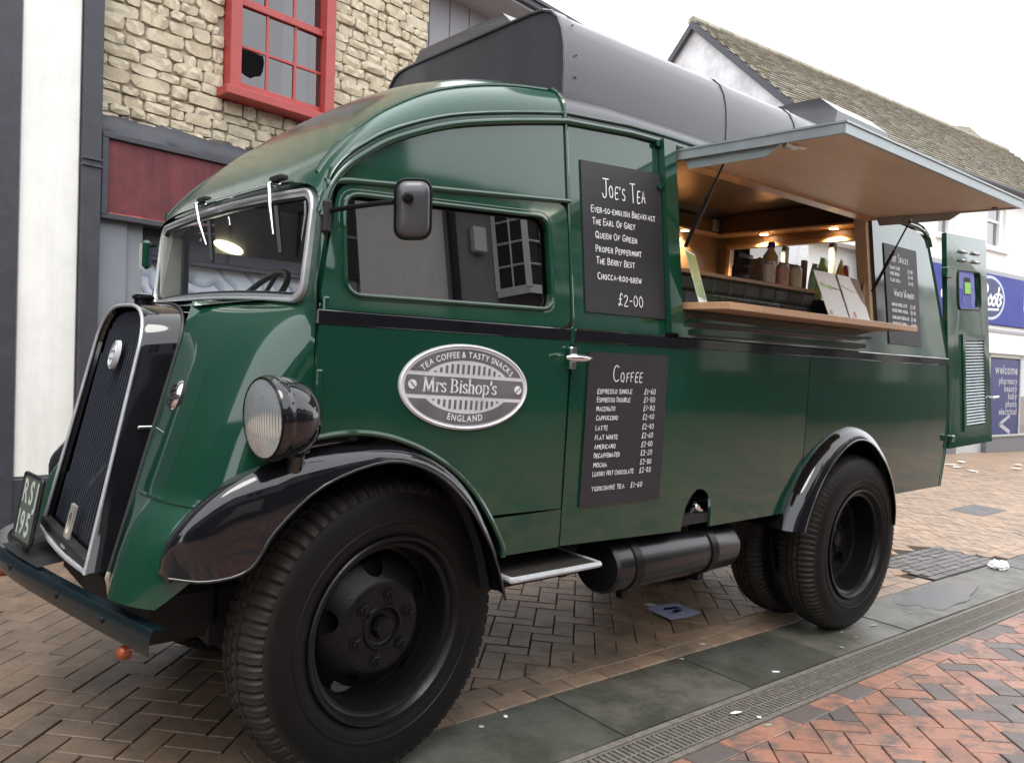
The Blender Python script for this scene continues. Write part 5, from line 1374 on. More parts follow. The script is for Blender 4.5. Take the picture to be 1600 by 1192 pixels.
# ---- headlamps
for yy, rz in ((-.025, 5), (YC2 + .025, -5)):
    Mh = Matrix.Translation((-.456, yy, 1.142)) @ Matrix.Rotation(radians(rz), 4, 'Z') @ Matrix.Rotation(radians(-2), 4, 'Y') @ Matrix.Scale(1.0, 4)
    h = MB().lathe([(.103, -.010), (.108, -.010), (.113, .0), (.113, .014), (.108, .022), (.108, .028), (.107, .045), (.103, .068), (.094, .092), (.079, .114), (.057, .131), (.030, .141), (0, .144)], 48, 'X').xf(Mh).build('headlamp', BK, van, 50)
    MB().lathe([(.098, .004), (.07, .045), (.035, .07), (0, .075)], 32, 'X').xf(Mh).build('reflector', MT['chrome'], h, 60)
    mb = MB(); n = 76; rr = []
    for i in range(n + 1):
        y = -.101 + .202 * i / n; hh = sqrt(max(.1015 ** 2 - y * y, 1e-7)); e = .0020 * (1 if i % 4 in (1, 2) else -1)
        rr.append([(-.012 - .016 * (1 - (y * y + (hh * t) ** 2) / .0103) + e * min(1, hh * 12) * .6, y, hh * t) for t in [-1 + 2 * k / 10 for k in range(11)]])
    mb.grid(rr).xf(Mh).build('lens', MT['lens'], h, 60)
    MB().tube([Mh @ Vector((-.011, .1035 * cos(2 * pi * k / 48), .1035 * sin(2 * pi * k / 48))) for k in range(48)], .0035, 6, closed=True).build('lens_rim', MT['wheelblack'], h)
    MB().lathe([(.0, .0), (.012, .01), (.014, .03), (.0, .05)], 12, 'X').xf(Mh @ Matrix.Translation((.02, 0, 0))).build('bulb', MT['white'], h)
    MB().tube([(-.36, yy + (.05 if yy < .8 else -.05), .98), (-.365, yy + (.02 if yy < .8 else -.02), 1.02), (-.368, yy, 1.05)], [.034, .022, .02], 14).build('lamp_stalk', BK, h)
# ---- bumper
bp_ = [(-.688, .08), (-.738, .30), (-.790, .55), (-.828, .75), (-.862, .95), (-.880, 1.14), (-.868, 1.30), (-.82, 1.44), (-.74, 1.53)]
bq = catmull([(x, y, 0) for x, y in bp_], 4)
zb = .561
bm_ = MB().grid([[(p.x + d, p.y, zb + dz) for p in bq] for d, dz in ((.035, .036), (.004, .038), (.0, .035), (-.0055, .018), (-.007, .0), (-.0055, -.018), (.0, -.034), (.005, -.037))])
bump_o = bm_.build('bumper', paint('bumper_paint', (.005, .013, .017), .22, .3, .4, .2, .2, 1.4), van, 30)
for y in (.32, .60, YC2 - .60, YC2 - .32):
    x = interp(sorted([(b, a) for a, b in bp_]), y); MB().lathe([(.011, .0), (.010, -.006), (0, -.009)], 10, 'X').xf(Matrix.Translation((x - .004, y, zb + .006))).build('bumper_bolt', MT['wheelblack'], bump_o)
for y in (.42, 1.15): MB().tube([(interp(sorted([(b, a) for a, b in bp_]), y) + .03, y, zb), (-.68, y, zb - .02), (-.45, y, .52)], .020, 6).build('bumper_iron', DK, bump_o)
MB().add([(-.825, .78, .606), (-.855, .95, .606), (-.873, 1.14, .606), (-.74, 1.20, .606), (-.70, .84, .606)], [(0, 1, 2, 3, 4)]).build('tray', DK, bump_o, 0)
for y, x in ((.25, -.705), (1.22, -.855)):
    MB().lathe([(0, -.034), (.018, -.031), (.028, -.018), (.031, .0), (.031, .010), (.0, .012)], 20, 'X').xf(Matrix.Translation((x, y, .492)) @ Matrix.Rotation(radians(20), 4, 'Z') @ Matrix.Scale(.66, 4)).build('indicator', MT['amber'], van, 50)
# number plate
Mp = Matrix.Translation((-.815, 1.0, .745)) @ Matrix.Rotation(radians(6), 4, 'Z') @ Matrix.Rotation(radians(9), 4, 'Y') @ Matrix.Scale(.87, 4)
npl = MB().box(-.006, .006, -.105, .105, -.125, .125, .005).xf(Mp).build('number_plate', MT['plate'], van)
MB().tube([Mp @ Vector((-.006, y, z)) for y, z in rrect(-.105, .105, -.125, .125, .015)], .006, 6, closed=True).build('plate_rim', MT['glove'], npl)
mb = MB(); pf = lambda ox, oz: (lambda x, y: Mp @ Vector((-.0075, ox - x, oz + y)))
printed(mb, 'RSJ', .085, pf(.088, .020), 'b2', .16, .82); printed(mb, '195', .085, pf(.088, -.098), 'b2', .16, .82)
mb.build('plate_letters', MT['platetext'], npl, 0)
MB().box(.007, .02, -.02, .02, -.17, .0).xf(Mp).build('plate_bracket', DK, npl)

# ---- step, tank, filler, exhaust
stp = MB().box(.405, .815, -.015, .24, .585, .600, .004).build('step', MT['rubber'], van)
MB().tube(catmull([(.405, .22, .592), (.405, .0, .592), (.412, -.020, .592), (.44, -.026, .592), (.78, -.026, .592), (.815, -.020, .592), (.824, .0, .592), (.824, .22, .592)], 4), .011, 8).build('step_edge', MT['alu'], stp)
MB().box(.44, .47, .1, .4, .52, .585).box(.75, .78, .1, .4, .52, .585).build('step_bracket', DK, stp)
tk = MB().lathe([(.0, .97), (.10, .972), (.110, .982), (.110, 1.745), (.103, 1.768), (.0, 1.775)], 32, 'X').xf(Matrix.Translation((.0, .135, .528)) @ Matrix.Scale(1.15, 4, Vector((0, 1, 0)))).build('fuel_tank', simple('tank_paint', (.006, .006, .007), .24, var=.2, bumps=.04, scale=5), van, 40)
for x in (1.09, 1.575): MB().lathe([(.1115, x - .022), (.115, x - .020), (.115, x + .020), (.1115, x + .022)], 32, 'X').xf(Matrix.Translation((.0, .135, .528)) @ Matrix.Scale(1.15, 4, Vector((0, 1, 0)))).box(x - .02, x + .02, .08, .11, .395, .43).build('tank_strap', MT['wheelblack'], tk)
MB().tube(catmull([(1.46, .14, .60), (1.475, .115, .65), (1.498, .09, .70), (1.510, .078, .722)], 4), .030, 16).build('filler_neck', BK, tk)
MB().lathe([(.034, -.006), (.036, .004), (.033, .012), (.0, .015)], 24, 'Z').xf(Matrix.Translation((1.512, .076, .726)) @ Matrix.Rotation(radians(38), 4, 'X') @ Matrix.Rotation(radians(18), 4, 'Y')).build('filler_cap', MT['chrome'], tk)
MB().lathe([(0, 1.25), (.06, 1.27), (.085, 1.36), (.085, 1.60), (.05, 1.72), (0, 1.73)], 20, 'X').xf(Matrix.Translation((0, .40, .43))).build('silencer', DK, van)
# ---- door handle, mirrors, wipers
hd = MB().lathe([(0, -.062), (.006, -.060), (.012, -.035), (.0145, -.01), (.0145, .012), (.012, .035), (.006, .060), (0, .062)], 16, 'X').xf(Matrix.Translation((.655, -.028, 1.334))).build('door_handle', MT['chrome'], door, 60)
MB().box(.632, .664, -.012, .012, 1.295, 1.372, .005).tube([(.648, .0, 1.334), (.648, -.026, 1.334)], .012, 12).build('handle_plate', MT['chrome'], hd)
MB().box(-.29, -.27, yn(1.5) - .014, yn(1.5) + .01, 1.40, 1.47, .004).box(-.305, -.285, yn(1.3) - .012, yn(1.3) + .01, 1.18, 1.27, .004).build('door_hinge', GR, van)
MB().box(-.292, -.268, yn(1.68) - .025, yn(1.68) + .005, 1.645, 1.735, .006).build('mirror_bracket', DK, van)
mr = MB().tube(catmull([(-.275, .05, 1.705), (-.262, -.03, 1.708), (-.235, -.14, 1.712), (-.215, -.20, 1.714)], 4), .007, 8).build('mirror', MT['wheelblack'], van)
Mm = Matrix.Translation((-.160, -.205, 1.703)) @ Matrix.Rotation(radians(-32), 4, 'Z') @ Matrix.Rotation(radians(4), 4, 'X') @ Matrix.Rotation(radians(-3), 4, 'Y') @ Matrix.Scale(.88, 4)
ro_ = [(x, z) for x, z in rquad([(-.052, -.086), (.050, -.084), (.054, .086), (-.048, .084)], .035, 7)]
mb = MB().grid([[(x * k, y, z * k) for x, z in ro_] for k, y in ((.55, -.022), (.80, -.018), (.94, -.010), (1.0, .002), (1.0, .012), (.93, .014))], True); mb.fill([[(x * .55, z * .55) for x, z in ro_]], lambda x, z: (x, -.022, z))
hdm = mb.xf(Mm).build('mirror_head', MT['satin'], mr, 50)
MB().fill([[(x * .93, z * .93) for x, z in ro_]], lambda x, z: (x, .0135, z)).xf(Mm).build('mirror_glass', MT['chrome'], mr, 0)
MB().tube([Mm @ Vector((x, -.001, z)) for x, z in ro_], .0055, 8, closed=True).build('mirror_rim', MT['wheelblack'], mr)
MB().lathe([(.017, -.020), (.017, -.030), (.011, -.032), (.010, -.044), (0, -.045)], 12).xf(Mm @ Matrix.Translation((-.015, 0, .03))).build('mirror_clamp', MT['wheelblack'], mr)
m2 = MB().tube([(-.27, 1.52, 1.70), (-.30, 1.60, 1.705)], .007, 6).build('mirror', MT['wheelblack'], van, label='far side mirror on a short arm')
MB().box(-.025, .012, -.035, .035, -.06, .06, .012).xf(Matrix.Translation((-.315, 1.605, 1.665))).build('mirror_head', GR, m2)
for i, (y, z, y2, z2, ln) in enumerate(((.955, 1.812, .80, 1.605, 0), (.318, 1.806, .238, 1.600, 0))):
    w = MB().tube([(-.298, y, z - .003), (-.325, y - .004, z), (-.338, y - .012, z - .01)], .009, 8).tube([(-.336, y - .01, z - .005), (-.338, y - .35 * (y - y2), z - .35 * (z - z2)), (-.334, y2 + .03, z2 + .05)], [.0085, .0065, .004], 8).build('wiper', MT['chrome'], van, 60)
    MB().box(-.326, -.298, y - .06, y + .018, z + .006, z + .022, .004).build('wiper_motor', DK, w)
    MB().tube([(-.322, y2 + .045, z2 + .135), (-.322, y2, z2 - .005)], .0075, 4).build('wiper_blade', MT['glove'], w)
MB().tube([(-.318, .37, 1.808), (-.318, .90, 1.814)], .0025, 6).build('wiper_link', MT['alu'], van)
# ---- cab inside
MB().box(.60, .64, .135, 1.43, .72, 2.20).build('cab_bulkhead', MT['darkint'], van, 0)
MB().box(-.27, -.10, .10, 1.47, 1.25, 1.40, .02).build('dashboard', MT['darkint'], van)
for y in (.2, .9): MB().box(.30, .48, y, y + .48, 1.0, 1.50, .04).box(.05, .4, y, y + .48, .95, 1.08, .03).build('seat', MT['darkint'], van)
sw = Matrix.Translation((-.055, 1.10, 1.470)) @ Matrix.Rotation(radians(-50), 4, 'Y')
c_ = MB().tube([sw @ Vector((.185 * cos(a), .185 * sin(a), 0)) for a in [2 * pi * k / 40 for k in range(40)]], .012, 8, closed=True).build('steering_wheel', MT['glove'], van, 60)
mb = MB()
for k in range(3):
    a = 2 * pi * (k + .1) / 3; mb.tube([sw @ Vector((0, 0, -.02)), sw @ Vector((.18 * cos(a), .18 * sin(a), 0))], .009, 6)
mb.tube([sw @ Vector((0, 0, .0)), sw @ Vector((0, 0, -.5))], .02, 8).build('steering_column', MT['glove'], c_)
MB().box(-.305, -.222, 1.435, 1.452, 1.44, 1.735, .004).build('pillar_trim', MT['beige'], van)
MB().box(-.222, -.195, 1.430, 1.452, 1.44, 1.735, .004).build('pillar_trim', MT['glove'], van, label='black rubber edge of the far door frame')
cl = MB().lathe([(.052, .0), (.048, -.010), (.035, -.018), (0, -.021)], 28, 'Y').xf(Matrix.Translation((-.045, 1.404, 1.718)) @ Matrix.Rotation(radians(14), 4, 'Y') @ Matrix.Scale(1.25, 4, Vector((1, 0, 0))) @ Matrix.Scale(.42, 4, Vector((0, 0, 1)))).build('cab_lamp', MT['cablamp'], van)
MB().box(-.10, .6, 1.405, 1.428, 1.688, 1.90).build('cant_panel', MT['headliner'], van)
for x in (.10, .20): MB().box(x, x + .05, .12, 1.45, 1.96 + .9 * (x - .1), 1.985 + .9 * (x - .1)).build('roof_hoop', MT['darkint'] if x < .15 else MT['beige'], van)

# ---- rear end
rh = [(3.858, .655), (3.885, .85), (3.885, 1.085), (3.862, 1.25), (3.825, 1.392), (3.79, 1.56), (3.745, 1.75), (3.69, 1.95), (3.625, 2.15)]
for y0, y1 in ((0, .06), (1.40, 1.57)):
    MB().grid([[(x, yn(z) + y0 if y0 == 0 else YC2 - yn(z), z) for x, z in rh], [(x + .01, yn(z) + .06 if y0 == 0 else 1.42 - (yn(z) - .02), z) for x, z in rh]]).build('rear_corner', GR, van, 0)
MB().tube([(x + .004, yn(z) + .004, z) for x, z in rh], .012, 8).build('rear_bead', GR, van)
MB().box(3.84, 3.88, .06, 1.50, .655, .88).build('rear_panel', GR, van, 0)
MB().box(3.56, 3.60, .16, 1.41, 2.185, 2.215).build('rear_header', GR, van, 0)
# rear door swung open
def dl(s, z, o=0): # s 0..1 along the leaf
    y = .004 + (z - .9) * .0825 + s * (-.026 - .004) + s * (z - .9) * (.1 - .0825); return (3.90 + .60 * s, y - o, z + s * (.03 - .0 * z))
LQ = [(0, .886), (1, .886), (1, 2.206), (0, 2.206)]
wq2 = [(s, z) for s, z in rquad([(.25, 1.742), (.80, 1.742), (.80, 1.985), (.25, 1.985)], .05, 5)]
leaf = MB().fill([LQ, wq2], lambda s, z: dl(s, z), lambda s, z: dl(s, z, -.03)).build('rear_door', GR, van, 0)
MB().tube([dl(s, z, .003) for s, z in wq2], .006, 6, closed=True).build('window_seal', MT['glove'], leaf)
MB().fill([wq2], lambda s, z: dl(s, z, -.012)).build('door_glass', MT['glass'], leaf, 0)
MB().fill([[(.44, 1.835), (.60, 1.835), (.60, 1.945), (.44, 1.945)]], lambda s, z: dl(s, z, -.009)).build('sticker_back', MT['ink'], leaf, 0)
MB().fill([[(.45, 1.842), (.595, 1.842), (.595, 1.915), (.45, 1.915)]], lambda s, z: dl(s, z, -.007)).build('sticker', MT['limegreen'], leaf, 0)
for s0 in (.28, .60):
    for z in (2.035, 2.09):
        MB().grid([[dl(s0 + .19 * t, z + .026, .0) for t in (0, .15, .85, 1)], [dl(s0 + .19 * t, z + .012, .022 if 0 < t < 1 else 0) for t in (0, .15, .85, 1)], [dl(s0 + .19 * t, z, .0) for t in (0, .15, .85, 1)]]).build('vent_cowl', MT['green'], leaf, 60)
L0, L1, LZ0, LZ1 = .30, .86, .975, 1.585
MB().fill([[(L0, LZ0), (L1, LZ0), (L1, LZ1), (L0, LZ1)], [(L0 + .05, LZ0 + .035), (L1 - .05, LZ0 + .035), (L1 - .05, LZ1 - .04), (L0 + .05, LZ1 - .04)]], lambda s, z: dl(s, z, .014), lambda s, z: dl(s, z, .0)).build('louvre_frame', GR, leaf, 0)
MB().fill([[(L0 + .05, LZ0 + .035), (L1 - .05, LZ0 + .035), (L1 - .05, LZ1 - .04), (L0 + .05, LZ1 - .04)]], lambda s, z: dl(s, z, .001)).build('louvre_back', MT['ink'], leaf, 0)
nl = 28
for k in range(nl):
    z = LZ0 + .037 + (LZ1 - LZ0 - .080) * k / nl; hgt = (LZ1 - LZ0 - .08) / nl
    MB().add([dl(s, zz, o) for s in (L0 + .052, L1 - .052) for zz, o in ((z + hgt * .95, .002), (z + hgt * .30, .014), (z + hgt * .22, .013))], [(0, 1, 4, 3), (1, 2, 5, 4)]).build('louvre', MT['alutrim'], leaf, 0)
MB().tube([dl(.90, 1.175, 0), dl(.90, 1.175, .035), dl(1.02, 1.178, .04)], .008, 8).build('door_handle', MT['chrome'], leaf)
for z, zz in ((1.93, 1.99), (.93, .97)):
    a = dl(0, z); b = dl(0, zz); MB().box(3.84 if z > 1.5 else 3.885, 3.935, a[1] - .022, a[1] + .015, z, zz, .005).build('hinge', GR, leaf)

# ---- awning
AW = thing  # (plain name kept short below)
ax0, ax1, ay0, ay1, az = 1.262, 2.925, .098, -.612, 2.150
def aw(x, y): return (x, y, az + (ay0 - y) * -.015)
aw_m = MB().add([(x, y, az + (ay0 - y) * -.015 + dz) for dz in (.0, .016) for x, y in ((ax0 + .016, ay0), (ax1 - .016, ay0), (ax1 - .016, ay1 + .016), (ax0 + .016, ay1 + .016))], [(0, 1, 2, 3), (7, 6, 5, 4), (0, 4, 5, 1), (1, 5, 6, 2), (2, 6, 7, 3), (3, 7, 4, 0)])
awn = aw_m.build('awning', MT['ply'], van, 0, label='hatch lid propped open as an awning, wood underside')
def bar(x0, x1, y0, y1, z0, z1):
    return [(x, y, az + (ay0 - y) * -.015 + dz) for dz in (z0, z1) for y in (y0, y1) for x in (x0, x1)]
BX = [(0, 2, 3, 1), (4, 5, 7, 6), (0, 1, 5, 4), (2, 6, 7, 3), (0, 4, 6, 2), (1, 3, 7, 5)]
for x0, x1, y0, y1 in ((ax0, ax0 + .0155, ay0, ay1 + .0157), (ax1 - .0155, ax1, ay0, ay1 + .0157), (ax0, ax1, ay1 + .0155, ay1 - .001)):
    MB().add(bar(x0, x1, y0, y1, -.006, .028), BX).build('awning_edge', MT['alutrim'], awn, 0)
MB().add(bar(ax0 - .004, ax1 + .004, ay0, ay1 - .006, .0285, .036), BX).build('awning_skin', MT['alutrim'], awn, 0)
MB().add(bar(ax0 + .01, ax1 - .01, ay0 + .03, ay0 - .028, -.012, -.001), BX).build('awning_batten', MT['oak'], awn, 0)
for x, sgn in ((ax0 + .02, 1), (ax1 - .02, -1)):
    P = [(ay0 - .03, -.002), (ay0 - .46, -.002), (ay0 - .40, -.040), (ay0 - .05, -.044)]
    MB().fill([P], lambda y, dz: (x, y, az + (ay0 - y) * -.015 + dz), lambda y, dz: (x + .004 * sgn, y, az + (ay0 - y) * -.015 + dz)).build('side_flange', MT['alutrim'], awn, 0)
    a = Vector((x + .012 * sgn, ay0 - .215, az - .028)); b = Vector((x + .02 * sgn, .055, 1.80 if sgn > 0 else 1.755))
    m_ = a + (b - a) * .42
    s_ = MB().tube([m_, b], .0085, 8).build('gas_strut', MT['wheelblack'], awn)
    MB().tube([a, m_], .0045, 8).build('strut_rod', MT['wheelblack'], s_); MB().lathe([(0, -.01), (.009, -.008), (.011, 0), (.009, .008), (0, .01)], 10, 'X').xf(Matrix.Translation(a)).build('strut_joint', MT['chrome'], s_)
MB().tube([(ax0 + .02, -.375, az - .012), (ax0 + .05, -.385, az - .018), (ax0 + .12, -.40, az - .010)], [.014, .010, .006], 8).build('awning_latch', MT['chrome'], awn)
MB().lathe([(0, -.012), (.012, -.01), (.014, .0), (0, .012)], 10, 'Z').xf(Matrix.Translation((ax1 - .05, ay1 + .10, az - .006))).build('awning_latch', simple('latch_red', (.16, .03, .03), .4), awn)
# ---- counter plank and inside of the kitchen
sillm = MB()
x = 1.285; k = 0
segs = [1.285, 1.52, 1.86, 2.18, 2.56, 2.91]
for a, b in zip(segs, segs[1:]):
    o = MB().box(a + .0004, b - .0004, -.185, .125, 1.548, 1.576, .002).build('counter' if k == 0 else 'counter_stave', MT['oak'], van if k == 0 else cnt, label='pale wooden serving counter' if k == 0 else None)
    if k == 0: cnt = o
    k += 1
MB().box(.722, 3.42, 1.43, 1.452, .72, 2.20).build('kitchen_wall', MT['midwood'], van, 0)
MB().fill([[(.14, .72), (1.428, .72), (1.428, 2.21), (.20, 2.21), (.14, 2.15)], [(.22, 1.20), (.22, 2.118), (1.325, 2.118), (1.325, 1.20)]], lambda y, z: (3.42, y, z), lambda y, z: (3.44, y, z)).build('kitchen_wall', MT['midwood'], van, 0, label='wooden rear wall of the kitchen with a long window')
MB().box(.70, .72, .16, 1.40, .72, 2.14).build('kitchen_wall', MT['darkwood'], van, 0, label='dark wooden front wall of the kitchen')
MB().box(.74, 3.27, .24, 1.33, 2.335, 2.348).build('kitchen_ceiling', MT['darkwood'], van, 0)
lk = MB().box(.74, 3.42, 1.345, 1.428, 2.212, 2.30).box(3.285, 3.418, .26, 1.343, 2.212, 2.330).build('overhead_locker', MT['darkwood'], van, 0)
MB().box(.74, 3.41, 1.335, 1.428, 2.197, 2.211, .003).box(3.275, 3.418, .20, 1.334, 2.197, 2.211, .003).build('locker_soffit', MT['oak'], lk)
rwin = MB().box(3.40, 3.45, .19, 1.355, 2.119, 2.145, .003).box(3.40, 3.45, 1.326, 1.356, 1.18, 2.118, .003).box(3.40, 3.45, .19, .219, 1.18, 2.118, .003).box(3.40, 3.45, .22, 1.325, 1.17, 1.199, .003).build('kitchen_window', MT['oak'], van)
for y in (.60, .93): MB().box(3.43, 3.47, y - .017, y + .017, 1.2, 2.117, .003).build('window_post', MT['greypaint'], rwin)
MB().add([(3.45, .22, 1.2), (3.45, 1.325, 1.2), (3.45, 1.325, 2.118), (3.45, .22, 2.118)], [(0, 1, 2, 3)]).build('window_glass', MT['glass'], rwin, 0)
MB().box(3.20, 3.28, 1.335, 1.344, 2.222, 2.30).build('socket', MT['headliner'], lk)
for x, y in ((2.97, 1.385), (3.362, 1.04), (3.362, .555)):
    d = MB().lathe([(.0, -.004), (.026, -.003), (.028, .0)], 20, 'Z').xf(Matrix.Translation((x, y, 2.195))).build('downlight', MT['warmlamp'], van)
    MB().lathe([(.028, .0), (.028, -.004), (.036, -.005), (.037, .0)], 20, 'Z').xf(Matrix.Translation((x, y, 2.196))).build('downlight_ring', MT['chrome'], d)
    L = bpy.data.lights.new('downlight_beam', 'SPOT'); L.energy = 34 if x > 3.2 else 14; L.color = (1, .70, .36); L.spot_size = radians(128); L.spot_blend = .8; L.shadow_soft_size = .02
    lo = bpy.data.objects.new('downlight_beam', L); COL.objects.link(lo); lo.parent = d; lo.location = (x, y, 2.186)
# tiled upstand with shelf
ups = MB().box(1.30, 2.83, .308, .33, 1.15, 1.735).build('upstand', DK, van, 0)
for r in range(2):
    for i in range(12):
        a = 1.315 + i * .131 + (.066 if r == 0 else 0); z0 = 1.585 + r * .077
        if a + .126 > 2.83: continue
        c = .013; P = [(a, .307, z0), (a + .127, .307, z0), (a + .127, .307, z0 + .073), (a, .307, z0 + .073)]; Q = [(a + c, .298, z0 + c), (a + .127 - c, .298, z0 + c), (a + .127 - c, .298, z0 + .073 - c), (a + c, .298, z0 + .073 - c)]
        MB().add(P + Q, [(4, 5, 6, 7)] + [(j, (j + 1) % 4, 4 + (j + 1) % 4, 4 + j) for j in range(4)]).build('tile', MT['metrotile'], ups, 0)
MB().box(1.27, 2.835, .285, .56, 1.737, 1.755, .002).build('shelf', MT['oak'], van)
MB().box(1.28, 2.9, .34, .62, .70, 1.15).build('worktop_unit', DK, van, 0)
MB().box(2.72, 3.12, .20, .36, 1.30, 1.70).build('worktop_unit', DK, van, 0)

# ---- menu boards
def chl(b, *a): chalk(MB(), *a).build('chalk_writing', MT['chalk'], b, 0)
def menu(x0, x1, z0, z1, label, dz=0.0, dx=0.0):
    fn = lambda o: (lambda u, v: (x0 + u * (x1 - x0) + dx * v, yn(z0 + v * (z1 - z0)) - o, z0 + v * (z1 - z0) + dz * u * v))
    b = MB().fill([[(0, 0), (.5, 0), (1, 0), (1, .5), (1, 1), (.5, 1), (0, 1), (0, .5)]], fn(.006), fn(.001)).build('menu_board', MT['board'], van, 0, label=label)
    W_, H_ = x1 - x0, z1 - z0
    return b, (lambda x, y: fn(.0075)(x / W_, y / H_)), W_, H_
b, f, w, h = menu(.728, 1.168, 1.500, 2.045, 'upper chalk menu listing teas behind the cab door', .026)
chl(b, "JOE'S TEA", w * .24, h * .775, h * .125, w * .54, f, .62, .0042)
for t, y, a, e in (('EVER-SO-ENGLISH BREAKFAST', .665, .10, .80), ('THE EARL OF GREY', .585, .11, .52), ('QUEEN OF GREEN', .495, .14, .51), ('PROPER PEPPERMINT', .405, .14, .56), ('THE BERRY BEST', .325, .14, .47), ('CHOCCA-ROO-BREW', .225, .15, .54)):
    chl(b, t, w * a, h * y, h * .042, w * e, f, .75, .0030)
chl(b, '£2-00', w * .39, h * .065, h * .072, w * .31, f, 1, .0034)
b, f, w, h = menu(.746, 1.188, .797, 1.358, 'lower chalk menu listing coffees and prices')
chl(b, 'COFFEE', w * .30, h * .815, h * .105, w * .36, f, .58, .0034)
for t, pr, y, e in (('ESPRESSO SINGLE', '£1-60', .735, .42), ('ESPRESSO DOUBLE', '£1-80', .68, .40), ('MACCHIATO', '£1-80', .622, .22), ('CAPPUCCINO', '£2-40', .562, .26), ('LATTE', '£2-40', .497, .14), ('FLAT WHITE', '£2-60', .435, .27), ('AMERICANO', '£2-00', .375, .25), ('DECAFFEINATED', '£2-20', .317, .31), ('MOCHA', '£2-80', .255, .16), ('LUXURY HOT CHOCOLATE', '£2-80', .197, .50), ('YORKSHIRE TEA', '£1-60', .10, .40)):
    chl(b, t, w * .12, h * y, h * .029, w * e, f, .9, .0025); chl(b, pr, w * (.70 if y > .12 else .60), h * (y - .002), h * .034, w * .145, f, 1, .0024)
b, f, w, h = menu(3.062, 3.462, 1.490, 2.040, 'rearmost chalk menu of hot snacks and winter warmers')
chl(b, 'HOT SNACKS', w * .18, h * .835, h * .085, w * .52, f, .62, .0032)
for t, pr, y, e in (('TOAST CAKE', '£1-60', .755, .30), ('FREE BREW', '£1-40', .695, .28), ('CLUB SODA', '£1-40', .63, .30)):
    chl(b, t, w * .13, h * y, h * .030, w * e, f, .9, .0028); chl(b, pr, w * .68, h * (y - .01), h * .036, w * .15, f, 1, .0026)
chl(b, 'WINTER WARMERS', w * .22, h * .485, h * .075, w * .62, f, .6, .0032)
for t, pr, y, e in (('WINTER SPICED LATTE', '£3-00', .385, .46), ('SPICED HONEY MOCHA', '£2-40', .325, .48), ('DOUBLE HOT CHOCOLATE', '£3-40', .255, .50), ('SPICED HOT TODDY', '£2-40', .195, .42)):
    chl(b, t, w * .13, h * y, h * .030, w * e, f, .9, .0028); chl(b, pr, w * .70, h * (y - .005), h * .036, w * .15, f, 1, .0026)

# ---- oval name plate on the door
OX, OZ, OA, OB, OT = .208, 1.226, .250, .1345, radians(-2.2)
def ov(o): return lambda u, v: (OX + (u * OA) * cos(OT) - (v * OB) * sin(OT), yn(1.2) - .006 - o, OZ + (u * OA) * sin(OT) + (v * OB) * cos(OT))
def ell(a, b, n=72, t0=0, t1=2 * pi): return [(a * cos(t0 + (t1 - t0) * k / n), b * sin(t0 + (t1 - t0) * k / n)) for k in range(n + (0 if abs(t1 - t0) > 6.2 else 1))]
bad = MB().fill([ell(1, 1)], ov(.004), ov(-.002)).build('name_plate', MT['badge'], van, 30, label='oval silver name plate on the cab door')
MB().tube([ov(.004)(u, v) for u, v in ell(.975, .955)], .0035, 6, closed=True).build('plate_rim', MT['badgelight'], bad, 60)
def crescent(sg):
    out = []; a0 = math.asin(.305 / .89); 
    up_ = [( .925 * cos(t), sg * .885 * sin(t)) for t in [a0 + (pi - 2 * a0) * k / 40 for k in range(41)]]
    i0 = math.asin(.305 / .62); lo_ = [(.70 * cos(t), sg * .62 * sin(t)) for t in [pi - i0 - (pi - 2 * i0) * k / 40 for k in range(41)]]
    return up_ + lo_
for sg in (1, -1): MB().fill([crescent(sg)], ov(.0048), ov(.003)).build('enamel', MT['badgedark'], bad, 0)
band = [(u, v) for u, v in ell(.925, .885, 24, math.asin(-.215 / .885), math.asin(.215 / .885))] + [(-u, v) for u, v in ell(.925, .885, 24, math.asin(.215 / .885), math.asin(-.215 / .885))]
MB().fill([band], ov(.0048), ov(.003)).build('enamel', MT['badgedark'], bad, 0)
for sg, n in ((1, 13), (-1, 13)):
    for k in range(n):
        mb = MB()
        u = -.50 + 1.0 * k / (n - 1); t = .56 * sqrt(max(0, 1 - (u / .62) ** 2)); b0 = .305; t = max(min(t, .52), b0 + .03)
        mb.fill([[(u - .019, sg * b0), (u + .019, sg * b0), (u + .019, sg * t), (u - .019, sg * t)]], ov(.0050)); mb.build('plate_slot', MT['badgedark'], bad, 0)
def curved(mb, text, h, ru, rv, t_mid, key, sg=1, sp=.115, sx=.9):
    k = h / .70; ws = [(.30 if c == ' ' else GL[key, c][2] + sp) * k * sx for c in text]; tot = sum(ws)
    # walk along the ellipse by arc length in plate space
    N_ = 2000; ts = [t_mid + (pi * .5 if sg > 0 else pi * .5) * (1 - 2 * i / N_) * (1 if sg > 0 else -1) for i in range(N_ + 1)]
    P = [Vector((ru * OA * cos(t), rv * OB * sin(t))) for t in ts]; L = [0]
    for a, b_ in zip(P, P[1:]): L.append(L[-1] + (b_ - a).length)
    mid = L[N_ // 2]; s = mid - tot / 2
    import bisect
    for c, w_ in zip(text, ws):
        i = min(max(bisect.bisect(L, s + w_ / 2), 1), N_ - 1)
        if c != ' ':
            d = (P[i + 1] - P[i - 1]).normalized(); nrm = Vector((-d.y, d.x)); v, f_, adv = GL[key, c]
            mb.add([ov(.0056)(*((lambda q: (q.x / OA, q.y / OB))(P[i] + d * ((p[0] - adv / 2) * k * sx) + nrm * (p[1] * k)))) for p in v], f_)
        s += w_
mb = MB(); curved(mb, 'TEA COFFEE & TASTY SNACKS', .0182, .765, .685, pi / 2, 'b'); mb.build('lettering', MT['badgelight'], bad, 0); mb = MB(); curved(mb, 'ENGLAND', .0195, .80, .80, -pi / 2, 'b', -1, .22)
mb.build('lettering', MT['badgelight'], bad, 0)
